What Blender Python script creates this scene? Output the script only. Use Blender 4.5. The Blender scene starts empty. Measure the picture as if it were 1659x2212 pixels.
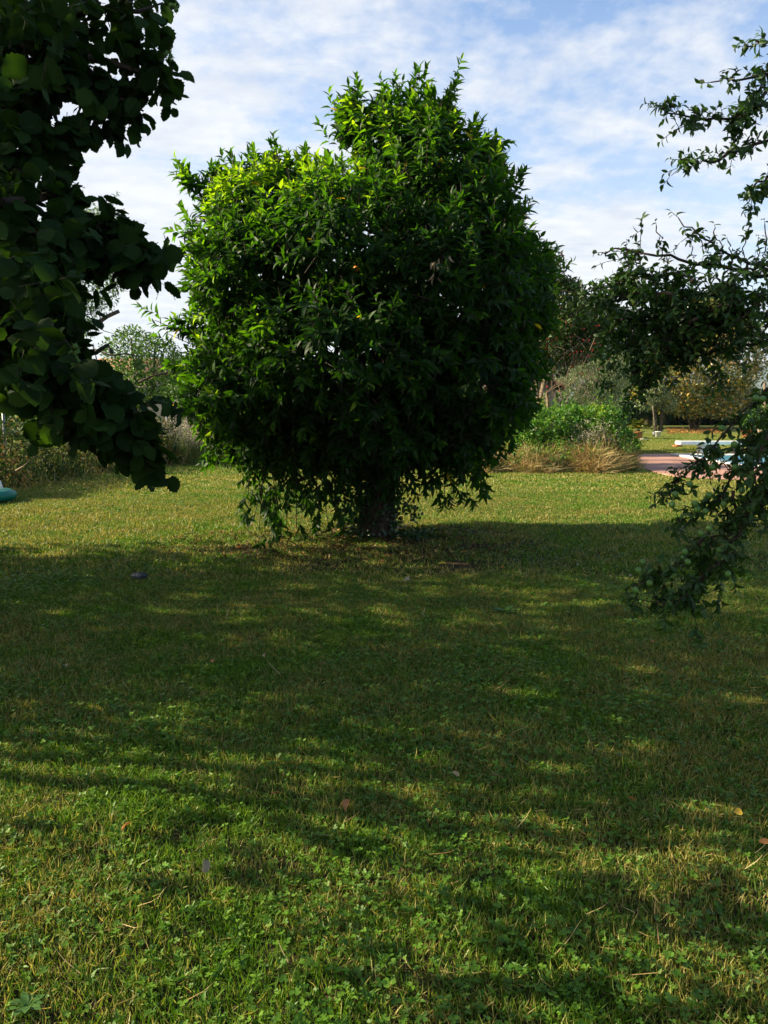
import bpy, bmesh, math, random
import numpy as np
from mathutils import Vector, Matrix

random.seed(7)
RNG = np.random.default_rng(11)
SC = bpy.context.scene
HAZE = True
COL = SC.collection

# ------------------------------------------------------------------ camera
EYE = 1.65; FPX = 799.0; PITCH = math.radians(7.63)
cam_d = bpy.data.cameras.new('camera'); cam = bpy.data.objects.new('camera', cam_d); COL.objects.link(cam)
cam.location = (0, 0, EYE); cam.rotation_euler = (math.radians(90) - PITCH, 0, 0)
cam_d.sensor_fit = 'VERTICAL'; cam_d.sensor_height = 24.0; cam_d.lens = 24.0 * FPX / 1024
cam_d.clip_start = 0.05; cam_d.clip_end = 20000
SC.camera = cam

# ------------------------------------------------------------------ light
SUN_EL = math.radians(27); SUN_AZ = math.radians(5)      # sun at the left, a little beyond the tree
sv = Vector((-math.cos(SUN_EL) * math.cos(SUN_AZ), math.cos(SUN_EL) * math.sin(SUN_AZ), math.sin(SUN_EL)))
sd = bpy.data.lights.new('sun', 'SUN'); sd.energy = 5.0; sd.angle = math.radians(0.5); sd.color = (1.0, 0.86, 0.60)
so = bpy.data.objects.new('sun', sd); COL.objects.link(so); so.rotation_euler = sv.to_track_quat('Z', 'Y').to_euler()
so.location = sv * 50

SC.view_settings.view_transform = 'Standard'; SC.view_settings.look = 'None'
SC.view_settings.exposure = 1.55; SC.view_settings.gamma = 1.0; SC.view_settings.use_curve_mapping = False
SC.cycles.max_bounces = 8; SC.cycles.transparent_max_bounces = 8

def build_world():
    w = bpy.data.worlds.new('World'); SC.world = w; w.use_nodes = True
    nt = w.node_tree; N = nt.nodes; L = nt.links; N.clear()
    out = N.new('ShaderNodeOutputWorld'); bg = N.new('ShaderNodeBackground'); bg.inputs['Strength'].default_value = 0.084
    L.new(bg.outputs[0], out.inputs[0])
    sky = N.new('ShaderNodeTexSky'); sky.sky_type = 'NISHITA'; sky.sun_disc = False
    sky.sun_elevation = SUN_EL; sky.sun_rotation = math.atan2(sv.x, sv.y)
    sky.air_density = 1.0; sky.dust_density = 0.6; sky.ozone_density = 1.5
    tc = N.new('ShaderNodeTexCoord')
    sep = N.new('ShaderNodeSeparateXYZ'); L.new(tc.outputs['Generated'], sep.inputs[0])
    def M(op, a, b=None, c=None, clamp=False):
        n = N.new('ShaderNodeMath'); n.operation = op; n.use_clamp = clamp
        for i, v in enumerate((a, b, c)):
            if v is None: continue
            if isinstance(v, (int, float)): n.inputs[i].default_value = v
            else: L.new(v, n.inputs[i])
        return n.outputs[0]
    zc = M('MAXIMUM', sep.outputs[2], 0.0)
    den = M('ADD', zc, 0.16)
    px = M('DIVIDE', sep.outputs[0], den); py = M('DIVIDE', sep.outputs[1], den)
    comb = N.new('ShaderNodeCombineXYZ'); L.new(px, comb.inputs[0]); L.new(py, comb.inputs[1])
    def noise(scale, detail, rough, dist=0.0, stretch=(1, 1, 1), off=(0, 0, 0), rot=0.0):
        mp = N.new('ShaderNodeMapping'); mp.inputs['Scale'].default_value = stretch; mp.inputs['Location'].default_value = off
        mp.inputs['Rotation'].default_value = (0, 0, rot)
        L.new(comb.outputs[0], mp.inputs[0])
        n = N.new('ShaderNodeTexNoise'); n.inputs['Scale'].default_value = scale; n.inputs['Detail'].default_value = detail
        n.inputs['Roughness'].default_value = rough; n.inputs['Distortion'].default_value = dist
        L.new(mp.outputs[0], n.inputs['Vector']); return n.outputs[0]
    big = noise(0.9, 2, 0.5, 0.0, off=(3.1, 1.7, 0))
    rip = noise(4.2, 6, 0.55, 0.25, stretch=(0.8, 1.0, 1), off=(1.3, 6.1, 0), rot=-0.55)
    fine = noise(17.0, 4, 0.6, 0.0, stretch=(1.0, .8, 1), off=(5.3, 2.7, 0))
    # more cloud to the left, more blue to the upper right, as the bank drifts over
    bias = M('MULTIPLY_ADD', sep.outputs[0], -1.35, 0.58)
    hi = M('MULTIPLY', M('SUBTRACT', sep.outputs[2], 0.20), -1.6)
    m = M('ADD', M('ADD', M('MULTIPLY', M('SUBTRACT', big, 0.5), 2.0), M('MULTIPLY', M('SUBTRACT', rip, 0.5), 1.5)),
          M('ADD', M('MULTIPLY', M('SUBTRACT', fine, 0.5), 0.8), M('ADD', bias, hi)))
    mask = M('SMOOTH_MIN', M('MULTIPLY_ADD', m, 1.7, 0.33), 1.0, 0.3)
    mask = M('MAXIMUM', M('MINIMUM', mask, 1.0), 0.0)
    # thin veil near the horizon
    veil = M('MULTIPLY', M('SUBTRACT', 0.42, zc), 1.8, clamp=True)
    mask = M('MAXIMUM', mask, veil)
    mask = M('MULTIPLY_ADD', mask, 0.91, 0.04)
    cr = N.new('ShaderNodeValToRGB'); e = cr.color_ramp.elements
    e[0].position = 0.32; e[0].color = (2.75, 3.05, 3.65, 1); e[1].position = 0.60; e[1].color = (4.0, 4.05, 4.12, 1)
    sh = M('ADD', M('MULTIPLY', noise(2.6, 4, 0.55, 0.0, stretch=(1, 1, 1), off=(9, 4, 0)), 0.45), M('MULTIPLY', noise(11, 4, 0.55, 0.0, stretch=(.7, 1.2, 1), off=(2, 4, 0), rot=-.2), 0.55))
    L.new(sh, cr.inputs[0])
    mul = N.new('ShaderNodeVectorMath'); mul.operation = 'MULTIPLY'
    L.new(sky.outputs[0], mul.inputs[0]); mul.inputs[1].default_value = (0.78, 0.90, 1.02)
    mx = N.new('ShaderNodeMix'); mx.data_type = 'RGBA'
    L.new(mask, mx.inputs[0]); L.new(mul.outputs[0], mx.inputs[6]); L.new(cr.outputs[0], mx.inputs[7])
    L.new(mx.outputs[2], bg.inputs['Color'])
build_world()

# ------------------------------------------------------------------ helpers
CP, SP = math.cos(PITCH), math.sin(PITCH)
def ray(xd, yd):                      # photo position (1659 x 2212 grid) to a world direction
    u = (xd / 1659 - 0.5) * 768; v = (0.5 - yd / 2212) * 1024
    return Vector((u, CP * FPX + SP * v, -SP * FPX + CP * v))
def at(xd, yd, Y):
    d = ray(xd, yd); k = Y / d.y
    return Vector((0, 0, EYE)) + d * k
def gnd(xd, yd, z=0.0):
    d = ray(xd, yd); k = (z - EYE) / d.z
    return Vector((0, 0, EYE)) + d * k
def project(P):                       # world points to render pixels
    q = P - np.array((0, 0, EYE)); dep = q[:, 1] * CP - q[:, 2] * SP
    up = q[:, 1] * SP + q[:, 2] * CP
    dep = np.maximum(dep, 0.05)
    return 384 + FPX * q[:, 0] / dep, 512 - FPX * up / dep, dep

def nrm(a):
    return a / np.maximum(np.linalg.norm(a, axis=-1, keepdims=True), 1e-9)
LAT = RNG.random((64, 64))
def vnoise(x, y, s=1.0):
    x = np.asarray(x, float) * s + 100.3; y = np.asarray(y, float) * s + 100.7
    xi = np.floor(x).astype(int); yi = np.floor(y).astype(int); fx = x - xi; fy = y - yi
    fx = fx * fx * (3 - 2 * fx); fy = fy * fy * (3 - 2 * fy)
    g = lambda i, j: LAT[i % 64, j % 64]
    return (g(xi, yi) * (1 - fx) + g(xi + 1, yi) * fx) * (1 - fy) + (g(xi, yi + 1) * (1 - fx) + g(xi + 1, yi + 1) * fx) * fy
def fbm(x, y, s=1.0):
    return (vnoise(x, y, s) * .5 + vnoise(y, x, s * 2.1) * .28 + vnoise(x, -np.asarray(y), s * 4.3) * .22)
def gz(x, y):                         # lawn height
    x = np.asarray(x, float); y = np.asarray(y, float)
    f = np.clip((16 - np.abs(y)) / 5, 0, 1) * np.clip((16 - np.abs(x)) / 5, 0, 1)
    return (fbm(x, y, 0.7) - .5) * 0.10 * f + (vnoise(x, y, 3.1) - .5) * 0.018 * f

def tag(o, label=None, cat=None, group=None, kind=None):
    if label: o['label'] = label
    if cat: o['category'] = cat
    if group: o['group'] = group
    if kind: o['kind'] = kind
    return o
def root(name, loc, label, cat, group=None, rz=0):
    o = bpy.data.objects.new(name, None); COL.objects.link(o); o.location = loc; o.rotation_euler = (0, 0, rz)
    o.empty_display_size = 0.2
    return tag(o, label, cat, group)
def link(name, me, mat=None, parent=None, world=True):
    o = bpy.data.objects.new(name, me); COL.objects.link(o)
    if mat is not None and len(me.materials) == 0: me.materials.append(mat)
    if parent is not None:
        o.parent = parent
        if world:
            p = parent; off = Vector((0, 0, 0))
            while p: off += p.location; p = p.parent
            o.location = o.location - off
    return o
def raw_mesh(name, V, loops, starts, smooth=False, attrs=None):
    me = bpy.data.meshes.new(name)
    me.vertices.add(len(V)); me.vertices.foreach_set('co', np.ascontiguousarray(V, np.float32).ravel())
    me.loops.add(len(loops)); me.loops.foreach_set('vertex_index', np.ascontiguousarray(loops, np.int32))
    me.polygons.add(len(starts)); me.polygons.foreach_set('loop_start', np.ascontiguousarray(starts, np.int32))
    if attrs:
        for k, v in attrs.items():
            a = me.attributes.new(k, 'FLOAT', 'POINT'); a.data.foreach_set('value', np.ascontiguousarray(v, np.float32))
    me.update(calc_edges=True)
    if smooth: me.shade_smooth()
    return me
def bm_mesh(name, bm, smooth=False):
    me = bpy.data.meshes.new(name); bm.normal_update(); bm.to_mesh(me); bm.free()
    if smooth: me.shade_smooth()
    return me

# templates: verts (across, along, normal), faces
def T_lance(w=(0.36, 0.5), ts=(0.0, 0.28, 0.66, 1.0), fold=0.12, curl=0.28):
    a, b, c, d = ts
    z = lambda t, e=0: -curl * t * t + e
    V = [(0, a, 0), (0, b, z(b)), (0, c, z(c)), (0, d, z(d)),
         (-w[1], b, z(b, fold)), (w[1], b, z(b, fold)), (-w[0], c, z(c, fold * .8)), (w[0], c, z(c, fold * .8))]
    F = [(0, 1, 4), (0, 5, 1), (1, 2, 6, 4), (1, 5, 7, 2), (2, 3, 6), (2, 7, 3)]
    return np.array(V, float), F
def T_round(n=16, teeth=0.05, fold=0.06, curl=0.25):
    V = [(0, 0, 0), (0, 0.33, -curl * .1), (0, 0.68, -curl * .46)]
    half = []
    for i in range(n // 2):
        t = (i + 0.5) / (n // 2)
        y = 0.02 + 0.96 * t; w = 0.52 * (math.sin(math.pi * min(t * 0.93 + 0.05, 1)) ** 0.55)
        if i == 0: y = -0.05; w = 0.24
        w *= (1 + (teeth if i % 2 else -teeth))
        half.append((w, y))
    tip = len(V); V.append((0, 1.06, -curl * 1.1))
    R = []; Lf = []
    for (w, y) in half:
        e = fold * math.sin(y * 9) * .5 + fold
        R.append(len(V)); V.append((w, y, -curl * max(y, 0) ** 2 + e - w * .1))
    for (w, y) in half:
        e = -fold * math.sin(y * 8 + 1) * .4 + fold
        Lf.append(len(V)); V.append((-w, y + .015, -curl * max(y, 0) ** 2 + e - w * .1))
    F = []
    m = len(half)
    def mid(i): return 0 if i < m // 3 else (1 if i < 2 * m // 3 else 2)
    for side, A in ((0, R), (1, Lf)):
        for i in range(m - 1):
            f = (mid(i), A[i], A[i + 1]) if side == 0 else (mid(i), A[i + 1], A[i]); F.append(f)
            if mid(i) != mid(i + 1):
                F.append((mid(i), A[i + 1], mid(i + 1)) if side == 0 else (mid(i), mid(i + 1), A[i + 1]))
        F.append((2, A[-1], tip) if side == 0 else (2, tip, A[-1]))
    return np.array(V, float), F
T_stick = (np.array([(.5, 0, 0), (-.25, 0, .43), (-.25, 0, -.43), (.3, 1, 0), (-.15, 1, .26), (-.15, 1, -.26)], float),
           [(0, 3, 4, 1), (1, 4, 5, 2), (2, 5, 3, 0)])
T_quad = (np.array([(0, 0, 0), (.5, .45, .08), (0, 1, -.15), (-.5, .5, .1), (0, .5, 0)], float),
          [(0, 1, 4), (1, 2, 4), (2, 3, 4), (3, 0, 4)])
T_diam = (np.array([(0, 0, 0), (.5, .45, .08), (0, 1, -.15), (-.5, .5, .1)], float), [(0, 1, 2), (0, 2, 3)])
T_blade = (np.array([(-.5, 0, 0), (.5, 0, 0), (-.38, .55, .10), (.38, .55, .10), (0.06, 1, .32)], float),
           [(0, 1, 3, 2), (2, 3, 4)])

class Fr:                             # a bunch of affine frames: one per leaf, blade or twig
    def __init__(s, P, Lv, Nh, length, width, curl=None, rnd=None):
        n = len(P); P = np.asarray(P, float); l = nrm(np.asarray(Lv, float)); nh = np.asarray(Nh, float)
        nn = nh - (nh * l).sum(1, keepdims=True) * l
        bad = np.linalg.norm(nn, axis=1) < 1e-4
        nn[bad] = np.cross(l[bad], (0.3, 0.9, 0.1))
        nn = nrm(nn); sdir = np.cross(l, nn)
        length = np.broadcast_to(np.asarray(length, float), (n,)); width = np.broadcast_to(np.asarray(width, float), (n,))
        curl = np.ones(n) if curl is None else np.broadcast_to(np.asarray(curl, float), (n,))
        s.P = P; s.S = sdir * width[:, None]; s.L = l * length[:, None]; s.N = nn * (length * curl)[:, None]
        s.rnd = RNG.random(n) if rnd is None else np.asarray(rnd, float)
        s.n = n
    def sub(s, m):
        o = object.__new__(Fr); o.P, o.S, o.L, o.N, o.rnd = s.P[m], s.S[m], s.L[m], s.N[m], s.rnd[m]; o.n = len(o.P); return o
    def cat(*fs):
        o = object.__new__(Fr)
        for k in 'PSLN': setattr(o, k, np.concatenate([getattr(f, k) for f in fs]))
        o.rnd = np.concatenate([f.rnd for f in fs]); o.n = len(o.P); return o
def batch(name, fr, T, smooth=False):
    V, F = T; nv = len(V)
    W = fr.P[:, None, :] + V[None, :, 0:1] * fr.S[:, None, :] + V[None, :, 1:2] * fr.L[:, None, :] + V[None, :, 2:3] * fr.N[:, None, :]
    tl = np.array([i for f in F for i in f]); sizes = np.array([len(f) for f in F]); nl = len(tl)
    loops = (tl[None, :] + (np.arange(fr.n) * nv)[:, None]).ravel()
    st = np.concatenate([[0], np.cumsum(sizes)[:-1]])
    starts = (st[None, :] + (np.arange(fr.n) * nl)[:, None]).ravel()
    tt = np.tile(V[:, 1], fr.n)
    return raw_mesh(name, W.reshape(-1, 3), loops, starts, smooth, {'rnd': np.repeat(fr.rnd, nv), 'tt': tt})
def stuff(name, fr, T, mat, parent=None, kind='stuff', smooth=False):
    o = link(name, batch(name, fr, T, smooth), mat, parent)
    if kind: o['kind'] = kind
    return o

def leaf_tree(parent, fr, T, mat, n_single=300, cell=8, name='leaf', mass='foliage', max_w=None):
    """the leaves showing largest become parts of their own, the rest one mass"""
    x, y, dep = project(fr.P + fr.L * .5)
    q = fr.P + fr.L * .5 - np.array((0, 0, EYE))
    view = nrm(q); area = np.linalg.norm(fr.L, axis=1) * np.linalg.norm(fr.S, axis=1) / dep ** 2
    facing = np.abs((nrm(fr.N) * view).sum(1)) * .8 + .2
    inside = (x > 4) & (x < 764) & (y > 4) & (y < 1020) & (q[:, 1] > .3)
    key = (np.floor(x / cell) * 4096 + np.floor(y / cell)).astype(np.int64)
    order = np.lexsort((dep, key)); k = key[order]
    first = np.ones(len(k), bool); first[1:] = k[1:] != k[:-1]
    near = np.zeros(fr.n, bool); near[order[first]] = True
    score = np.where(near & inside, area * facing, 0)
    pick = np.argsort(-score)[:n_single]; pick = pick[score[pick] > 0]
    sel = np.zeros(fr.n, bool); sel[pick] = True
    variants = []
    V, F = T
    for j in range(6):
        W = V.copy(); me = raw_mesh(name, W, np.array([i for f in F for i in f]),
                                    np.concatenate([[0], np.cumsum([len(f) for f in F])[:-1]]), False,
                                    {'rnd': np.full(len(V), (j + .5) / 6), 'tt': V[:, 1]})
        me.materials.append(mat); variants.append(me)
    pl = parent.location
    for i in pick:
        o = bpy.data.objects.new(name, variants[min(int(fr.rnd[i] * 6), 5)]); COL.objects.link(o); o.parent = parent
        S, Lv, N, P = fr.S[i], fr.L[i], fr.N[i], fr.P[i]
        o.matrix_basis = Matrix(((S[0], Lv[0], N[0], P[0] - pl.x), (S[1], Lv[1], N[1], P[1] - pl.y),
                                 (S[2], Lv[2], N[2], P[2] - pl.z), (0, 0, 0, 1)))
    stuff(mass, fr.sub(~sel), T, mat, parent)

def tube_np(pts, rad, sides=8, bump=0.0):
    pts = np.array([tuple(p) for p in pts], float); n = len(pts)
    rad = np.broadcast_to(np.asarray(rad, float), (n,))
    t = nrm(np.gradient(pts, axis=0)); ref = np.array((0.13, 0.2, 1.0)) if abs(t[:, 2]).mean() < .8 else np.array((1.0, .1, 0))
    a = nrm(np.cross(t, ref)); b = np.cross(t, a)
    ang = np.arange(sides) / sides * 2 * math.pi
    r = rad[:, None] * (1 + bump * (RNG.random((n, sides)) - .5))
    V = pts[:, None] + a[:, None] * (np.cos(ang)[None, :, None] * r[..., None]) + b[:, None] * (np.sin(ang)[None, :, None] * r[..., None])
    F = []
    for i in range(n - 1):
        for j in range(sides):
            k = (j + 1) % sides; F.append((i * sides + j, i * sides + k, (i + 1) * sides + k, (i + 1) * sides + j))
    F.append(tuple(range(sides))[::-1]); F.append(tuple((n - 1) * sides + j for j in range(sides)))
    return V.reshape(-1, 3), F
def mesh_from(name, parts, smooth=True):
    Vs = []; loops = []; starts = []; o = 0; c = 0
    for V, F in parts:
        Vs.append(np.asarray(V, float))
        for f in F:
            starts.append(c); loops.extend([i + o for i in f]); c += len(f)
        o += len(V)
    return raw_mesh(name, np.concatenate(Vs), np.array(loops), np.array(starts), smooth)
def wavy(p0, p1, n=7, amp=0.06, sag=0.0):
    p0 = Vector(p0); p1 = Vector(p1); d = (p1 - p0).length; out = []
    for i in range(n):
        t = i / (n - 1); p = p0.lerp(p1, t)
        k = math.sin(math.pi * t)
        p += Vector((random.uniform(-1, 1), random.uniform(-1, 1), random.uniform(-1, 1))) * amp * d * k * .6
        p.z += sag * k * d; out.append(p)
    return out
def branch(parent, pts, r0, r1, mat, name='branch', sides=8, bump=.15):
    rad = np.linspace(r0, r1, len(pts))
    return link(name, mesh_from(name, [tube_np(pts, rad, sides, bump)]), mat, parent)
def bx(c, s, rot=0.0):
    x, y, z = s[0] / 2, s[1] / 2, s[2] / 2
    V = np.array([(-x, -y, -z), (x, -y, -z), (x, y, -z), (-x, y, -z), (-x, -y, z), (x, -y, z), (x, y, z), (-x, y, z)], float)
    cr, sr = math.cos(rot), math.sin(rot)
    R = np.array(((cr, -sr, 0), (sr, cr, 0), (0, 0, 1))); V = V @ R.T + np.array(tuple(c))
    return V, [(0, 3, 2, 1), (4, 5, 6, 7), (0, 1, 5, 4), (1, 2, 6, 5), (2, 3, 7, 6), (3, 0, 4, 7)]
def lathe(c, prof, n=20):
    V = []; F = []
    for (r, z) in prof:
        for j in range(n):
            a = j / n * 2 * math.pi; V.append((c[0] + r * math.cos(a), c[1] + r * math.sin(a), c[2] + z))
    for i in range(len(prof) - 1):
        for j in range(n):
            k = (j + 1) % n; F.append((i * n + j, i * n + k, (i + 1) * n + k, (i + 1) * n + j))
    return np.array(V, float), F

# ------------------------------------------------------------------ materials
def new_mat(name):
    m = bpy.data.materials.new(name); m.use_nodes = True; nt = m.node_tree; nt.nodes.clear()
    out = nt.nodes.new('ShaderNodeOutputMaterial'); return m, nt, out
def ramp(nt, stops):
    r = nt.nodes.new('ShaderNodeValToRGB'); e = r.color_ramp.elements
    e[0].position = stops[0][0]; e[0].color = (*stops[0][1], 1)
    e[1].position = stops[-1][0]; e[1].color = (*stops[-1][1], 1)
    for p, c in stops[1:-1]:
        x = e.new(p); x.color = (*c, 1)
    return r
def leaf_mat(name, stops, trans=0.35, tint=(1.7, 1.6, 0.5), rough=0.42, spec=0.4, noise=None):
    m, nt, out = new_mat(name); L = nt.links
    at_ = nt.nodes.new('ShaderNodeAttribute'); at_.attribute_name = 'rnd'
    r = ramp(nt, stops); src = at_.outputs['Fac']
    if noise:
        g = nt.nodes.new('ShaderNodeNewGeometry'); nz = nt.nodes.new('ShaderNodeTexNoise'); nz.inputs['Scale'].default_value = noise
        nz.inputs['Detail'].default_value = 2; L.new(g.outputs['Position'], nz.inputs['Vector'])
        a = nt.nodes.new('ShaderNodeMath'); a.operation = 'MULTIPLY_ADD'; L.new(nz.outputs[0], a.inputs[0]); a.inputs[1].default_value = 1.2; a.inputs[2].default_value = -.6
        b = nt.nodes.new('ShaderNodeMath'); b.operation = 'ADD'; b.use_clamp = True; L.new(src, b.inputs[0]); L.new(a.outputs[0], b.inputs[1]); src = b.outputs[0]
    L.new(src, r.inputs[0])
    p = nt.nodes.new('ShaderNodeBsdfPrincipled'); L.new(r.outputs[0], p.inputs['Base Color'])
    p.inputs['Roughness'].default_value = rough; p.inputs['Specular IOR Level'].default_value = spec
    tr = nt.nodes.new('ShaderNodeBsdfTranslucent')
    mu = nt.nodes.new('ShaderNodeVectorMath'); mu.operation = 'MULTIPLY'; L.new(r.outputs[0], mu.inputs[0]); mu.inputs[1].default_value = tint
    L.new(mu.outputs[0], tr.inputs[0])
    mx = nt.nodes.new('ShaderNodeMixShader'); mx.inputs[0].default_value = trans
    L.new(p.outputs[0], mx.inputs[1]); L.new(tr.outputs[0], mx.inputs[2]); L.new(mx.outputs[0], out.inputs[0])
    return m
def plain_mat(name, c1, c2, scale=6, rough=.8, bump=.3, stretch=(1, 1, 1), metal=0, spec=.3):
    m, nt, out = new_mat(name); L = nt.links
    tc = nt.nodes.new('ShaderNodeTexCoord'); mp = nt.nodes.new('ShaderNodeMapping'); mp.inputs['Scale'].default_value = stretch
    L.new(tc.outputs['Object'], mp.inputs[0])
    nz = nt.nodes.new('ShaderNodeTexNoise'); nz.inputs['Scale'].default_value = scale; nz.inputs['Detail'].default_value = 6
    nz.inputs['Roughness'].default_value = .65; L.new(mp.outputs[0], nz.inputs['Vector'])
    r = ramp(nt, [(0.32, c1), (0.68, c2)]); L.new(nz.outputs[0], r.inputs[0])
    p = nt.nodes.new('ShaderNodeBsdfPrincipled'); L.new(r.outputs[0], p.inputs['Base Color'])
    p.inputs['Roughness'].default_value = rough; p.inputs['Metallic'].default_value = metal; p.inputs['Specular IOR Level'].default_value = spec
    if bump:
        b = nt.nodes.new('ShaderNodeBump'); b.inputs['Strength'].default_value = bump; b.inputs['Distance'].default_value = .02
        L.new(nz.outputs[0], b.inputs['Height']); L.new(b.outputs[0], p.inputs['Normal'])
    L.new(p.outputs[0], out.inputs[0]); return m
def grass_mat(name, green, straw, dry_bias=0.0, trans=.3):
    """blade colour from its own random value and from broad dry and green patches of the lawn, with warmth of the sunlit band painted in"""
    m, nt, out = new_mat(name); L = nt.links
    g = nt.nodes.new('ShaderNodeNewGeometry'); a = nt.nodes.new('ShaderNodeAttribute'); a.attribute_name = 'rnd'
    nz = nt.nodes.new('ShaderNodeTexNoise'); nz.inputs['Scale'].default_value = 1.5; nz.inputs['Detail'].default_value = 5; nz.inputs['Roughness'].default_value = .65
    L.new(g.outputs['Position'], nz.inputs['Vector'])
    nz2 = nt.nodes.new('ShaderNodeTexNoise'); nz2.inputs['Scale'].default_value = .22; nz2.inputs['Detail'].default_value = 3
    L.new(g.outputs['Position'], nz2.inputs['Vector'])
    sy = nt.nodes.new('ShaderNodeSeparateXYZ'); L.new(g.outputs['Position'], sy.inputs[0])
    far = nt.nodes.new('ShaderNodeMapRange'); far.inputs['From Min'].default_value = 5; far.inputs['From Max'].default_value = 12  # more straw farther out, painting warmth of the sunlit band into the colour
    far.inputs['To Min'].default_value = -.03; far.inputs['To Max'].default_value = .12; L.new(sy.outputs[1], far.inputs['Value'])
    def mth(op, x, y, z=None, cl=False):
        n = nt.nodes.new('ShaderNodeMath'); n.operation = op; n.use_clamp = cl
        for i, v in enumerate((x, y, z)):
            if v is None: continue
            if isinstance(v, (int, float)): n.inputs[i].default_value = v
            else: L.new(v, n.inputs[i])
        return n.outputs[0]
    patch = mth('ADD', mth('MULTIPLY_ADD', nz.outputs[0], 4.4, -2.2), mth('MULTIPLY_ADD', nz2.outputs[0], 2.6, -1.35))
    s = mth('ADD', mth('MULTIPLY_ADD', a.outputs['Fac'], 1.5, -.55), mth('ADD', patch, far.outputs[0]))
    s = mth('ADD', s, dry_bias)
    s = mth('MULTIPLY_ADD', s, 1.6, .1, True)
    gr = ramp(nt, green); L.new(a.outputs['Fac'], gr.inputs[0]); st = ramp(nt, straw); L.new(a.outputs['Fac'], st.inputs[0])
    mx = nt.nodes.new('ShaderNodeMix'); mx.data_type = 'RGBA'; L.new(s, mx.inputs[0]); L.new(gr.outputs[0], mx.inputs[6]); L.new(st.outputs[0], mx.inputs[7])
    p = nt.nodes.new('ShaderNodeBsdfPrincipled'); L.new(mx.outputs[2], p.inputs['Base Color']); p.inputs['Roughness'].default_value = .5
    p.inputs['Specular IOR Level'].default_value = .3
    tr = nt.nodes.new('ShaderNodeBsdfTranslucent'); mu = nt.nodes.new('ShaderNodeVectorMath'); mu.operation = 'MULTIPLY'
    L.new(mx.outputs[2], mu.inputs[0]); mu.inputs[1].default_value = (1.5, 1.5, .7); L.new(mu.outputs[0], tr.inputs[0])
    ms = nt.nodes.new('ShaderNodeMixShader'); ms.inputs[0].default_value = trans
    L.new(p.outputs[0], ms.inputs[1]); L.new(tr.outputs[0], ms.inputs[2]); L.new(ms.outputs[0], out.inputs[0]); return m

M = {}
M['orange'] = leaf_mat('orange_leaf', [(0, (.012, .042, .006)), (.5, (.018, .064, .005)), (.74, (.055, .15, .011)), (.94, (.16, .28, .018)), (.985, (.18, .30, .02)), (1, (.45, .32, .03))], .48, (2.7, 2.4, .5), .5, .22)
M['hazel'] = leaf_mat('hazel_leaf', [(0, (.009, .024, .005)), (.6, (.018, .045, .008)), (1, (.045, .10, .014))], .3, (1.9, 1.9, .5), .7, .08)
M['plum'] = leaf_mat('plum_leaf', [(0, (.014, .044, .008)), (.6, (.032, .085, .013)), (.92, (.08, .15, .02)), (1, (.18, .16, .02))], .32, (1.7, 1.7, .5), .5, .35)
M['ivy'] = leaf_mat('ivy_leaf', [(0, (.008, .028, .006)), (1, (.025, .07, .012))], .15, (1.3, 1.5, .5), .4, .4)
M['vine'] = leaf_mat('vine_leaf', [(0, (.03, .10, .012)), (.6, (.07, .19, .02)), (.9, (.16, .30, .025)), (1, (.28, .33, .03))], .35, (1.5, 1.5, .5), .5, .3, 1.2)
M['magnolia'] = leaf_mat('magnolia_leaf', [(0, (.03, .06, .014)), (.35, (.08, .13, .02)), (.6, (.24, .26, .05)), (.85, (.42, .30, .06)), (1, (.40, .20, .05))], .2, (1.4, 1.2, .4), .28, .7)
M['cedar'] = leaf_mat('cedar_needle', [(0, (.02, .055, .03)), (1, (.06, .13, .075))], .15, (1.2, 1.3, .8), .6, .3)
M['olive'] = leaf_mat('silvery_leaf', [(0, (.06, .09, .035)), (.6, (.14, .19, .08)), (1, (.26, .30, .15))], .25, (1.3, 1.3, .6), .5, .4, .8)
M['dark'] = leaf_mat('dark_hedge_leaf', [(0, (.008, .022, .008)), (1, (.028, .06, .016))], .15, (1.3, 1.4, .5), .6, .3)
M['green'] = leaf_mat('garden_tree_leaf', [(0, (.02, .055, .012)), (.6, (.045, .11, .02)), (1, (.11, .20, .03))], .35, (1.7, 1.7, .5), .5, .3, .7)
M['peach'] = leaf_mat('red_tinged_leaf', [(0, (.014, .038, .008)), (.75, (.04, .09, .015)), (.93, (.10, .14, .03)), (.97, (.16, .05, .02)), (1, (.26, .04, .02))], .3, (1.6, 1.4, .5), .5, .3)
M['bramble'] = leaf_mat('bramble_leaf', [(0, (.015, .04, .008)), (.5, (.04, .085, .014)), (.8, (.07, .12, .02)), (.92, (.16, .10, .03)), (1, (.28, .14, .05))], .25, (1.3, 1.2, .5), .6, .2, .9)
M['dry'] = leaf_mat('dry_grass', [(0, (.18, .11, .045)), (.5, (.38, .27, .11)), (1, (.60, .46, .23))], .25, (1.2, 1.1, .7), .7, .2, 1.1)
M['weed'] = leaf_mat('tall_weed', [(0, (.05, .11, .02)), (.5, (.12, .18, .04)), (1, (.30, .28, .12))], .3, (1.3, 1.3, .5), .6, .2)
M['rosette'] = leaf_mat('rosette_leaf', [(0, (.03, .09, .02)), (1, (.07, .16, .03))], .25, (1.3, 1.5, .5), .5, .3)
M['flower'] = leaf_mat('pale_flower', [(0, (.45, .38, .26)), (1, (.75, .70, .58))], .3, (1.1, 1.0, .8), .7, .2)
M['litter'] = leaf_mat('leaf_litter', [(0, (.05, .025, .012)), (.6, (.13, .065, .022)), (1, (.24, .13, .04))], .1, (1, 1, .6), .7, .2)
M['fallen_brown'] = leaf_mat('fallen_brown', [(0, (.34, .14, .04)), (1, (.42, .19, .06))], .15, (1, 1, .6), .6, .3)
M['fallen_yellow'] = leaf_mat('fallen_yellow', [(0, (.42, .27, .03)), (1, (.50, .36, .06))], .2, (1, 1, .6), .6, .3)
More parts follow.
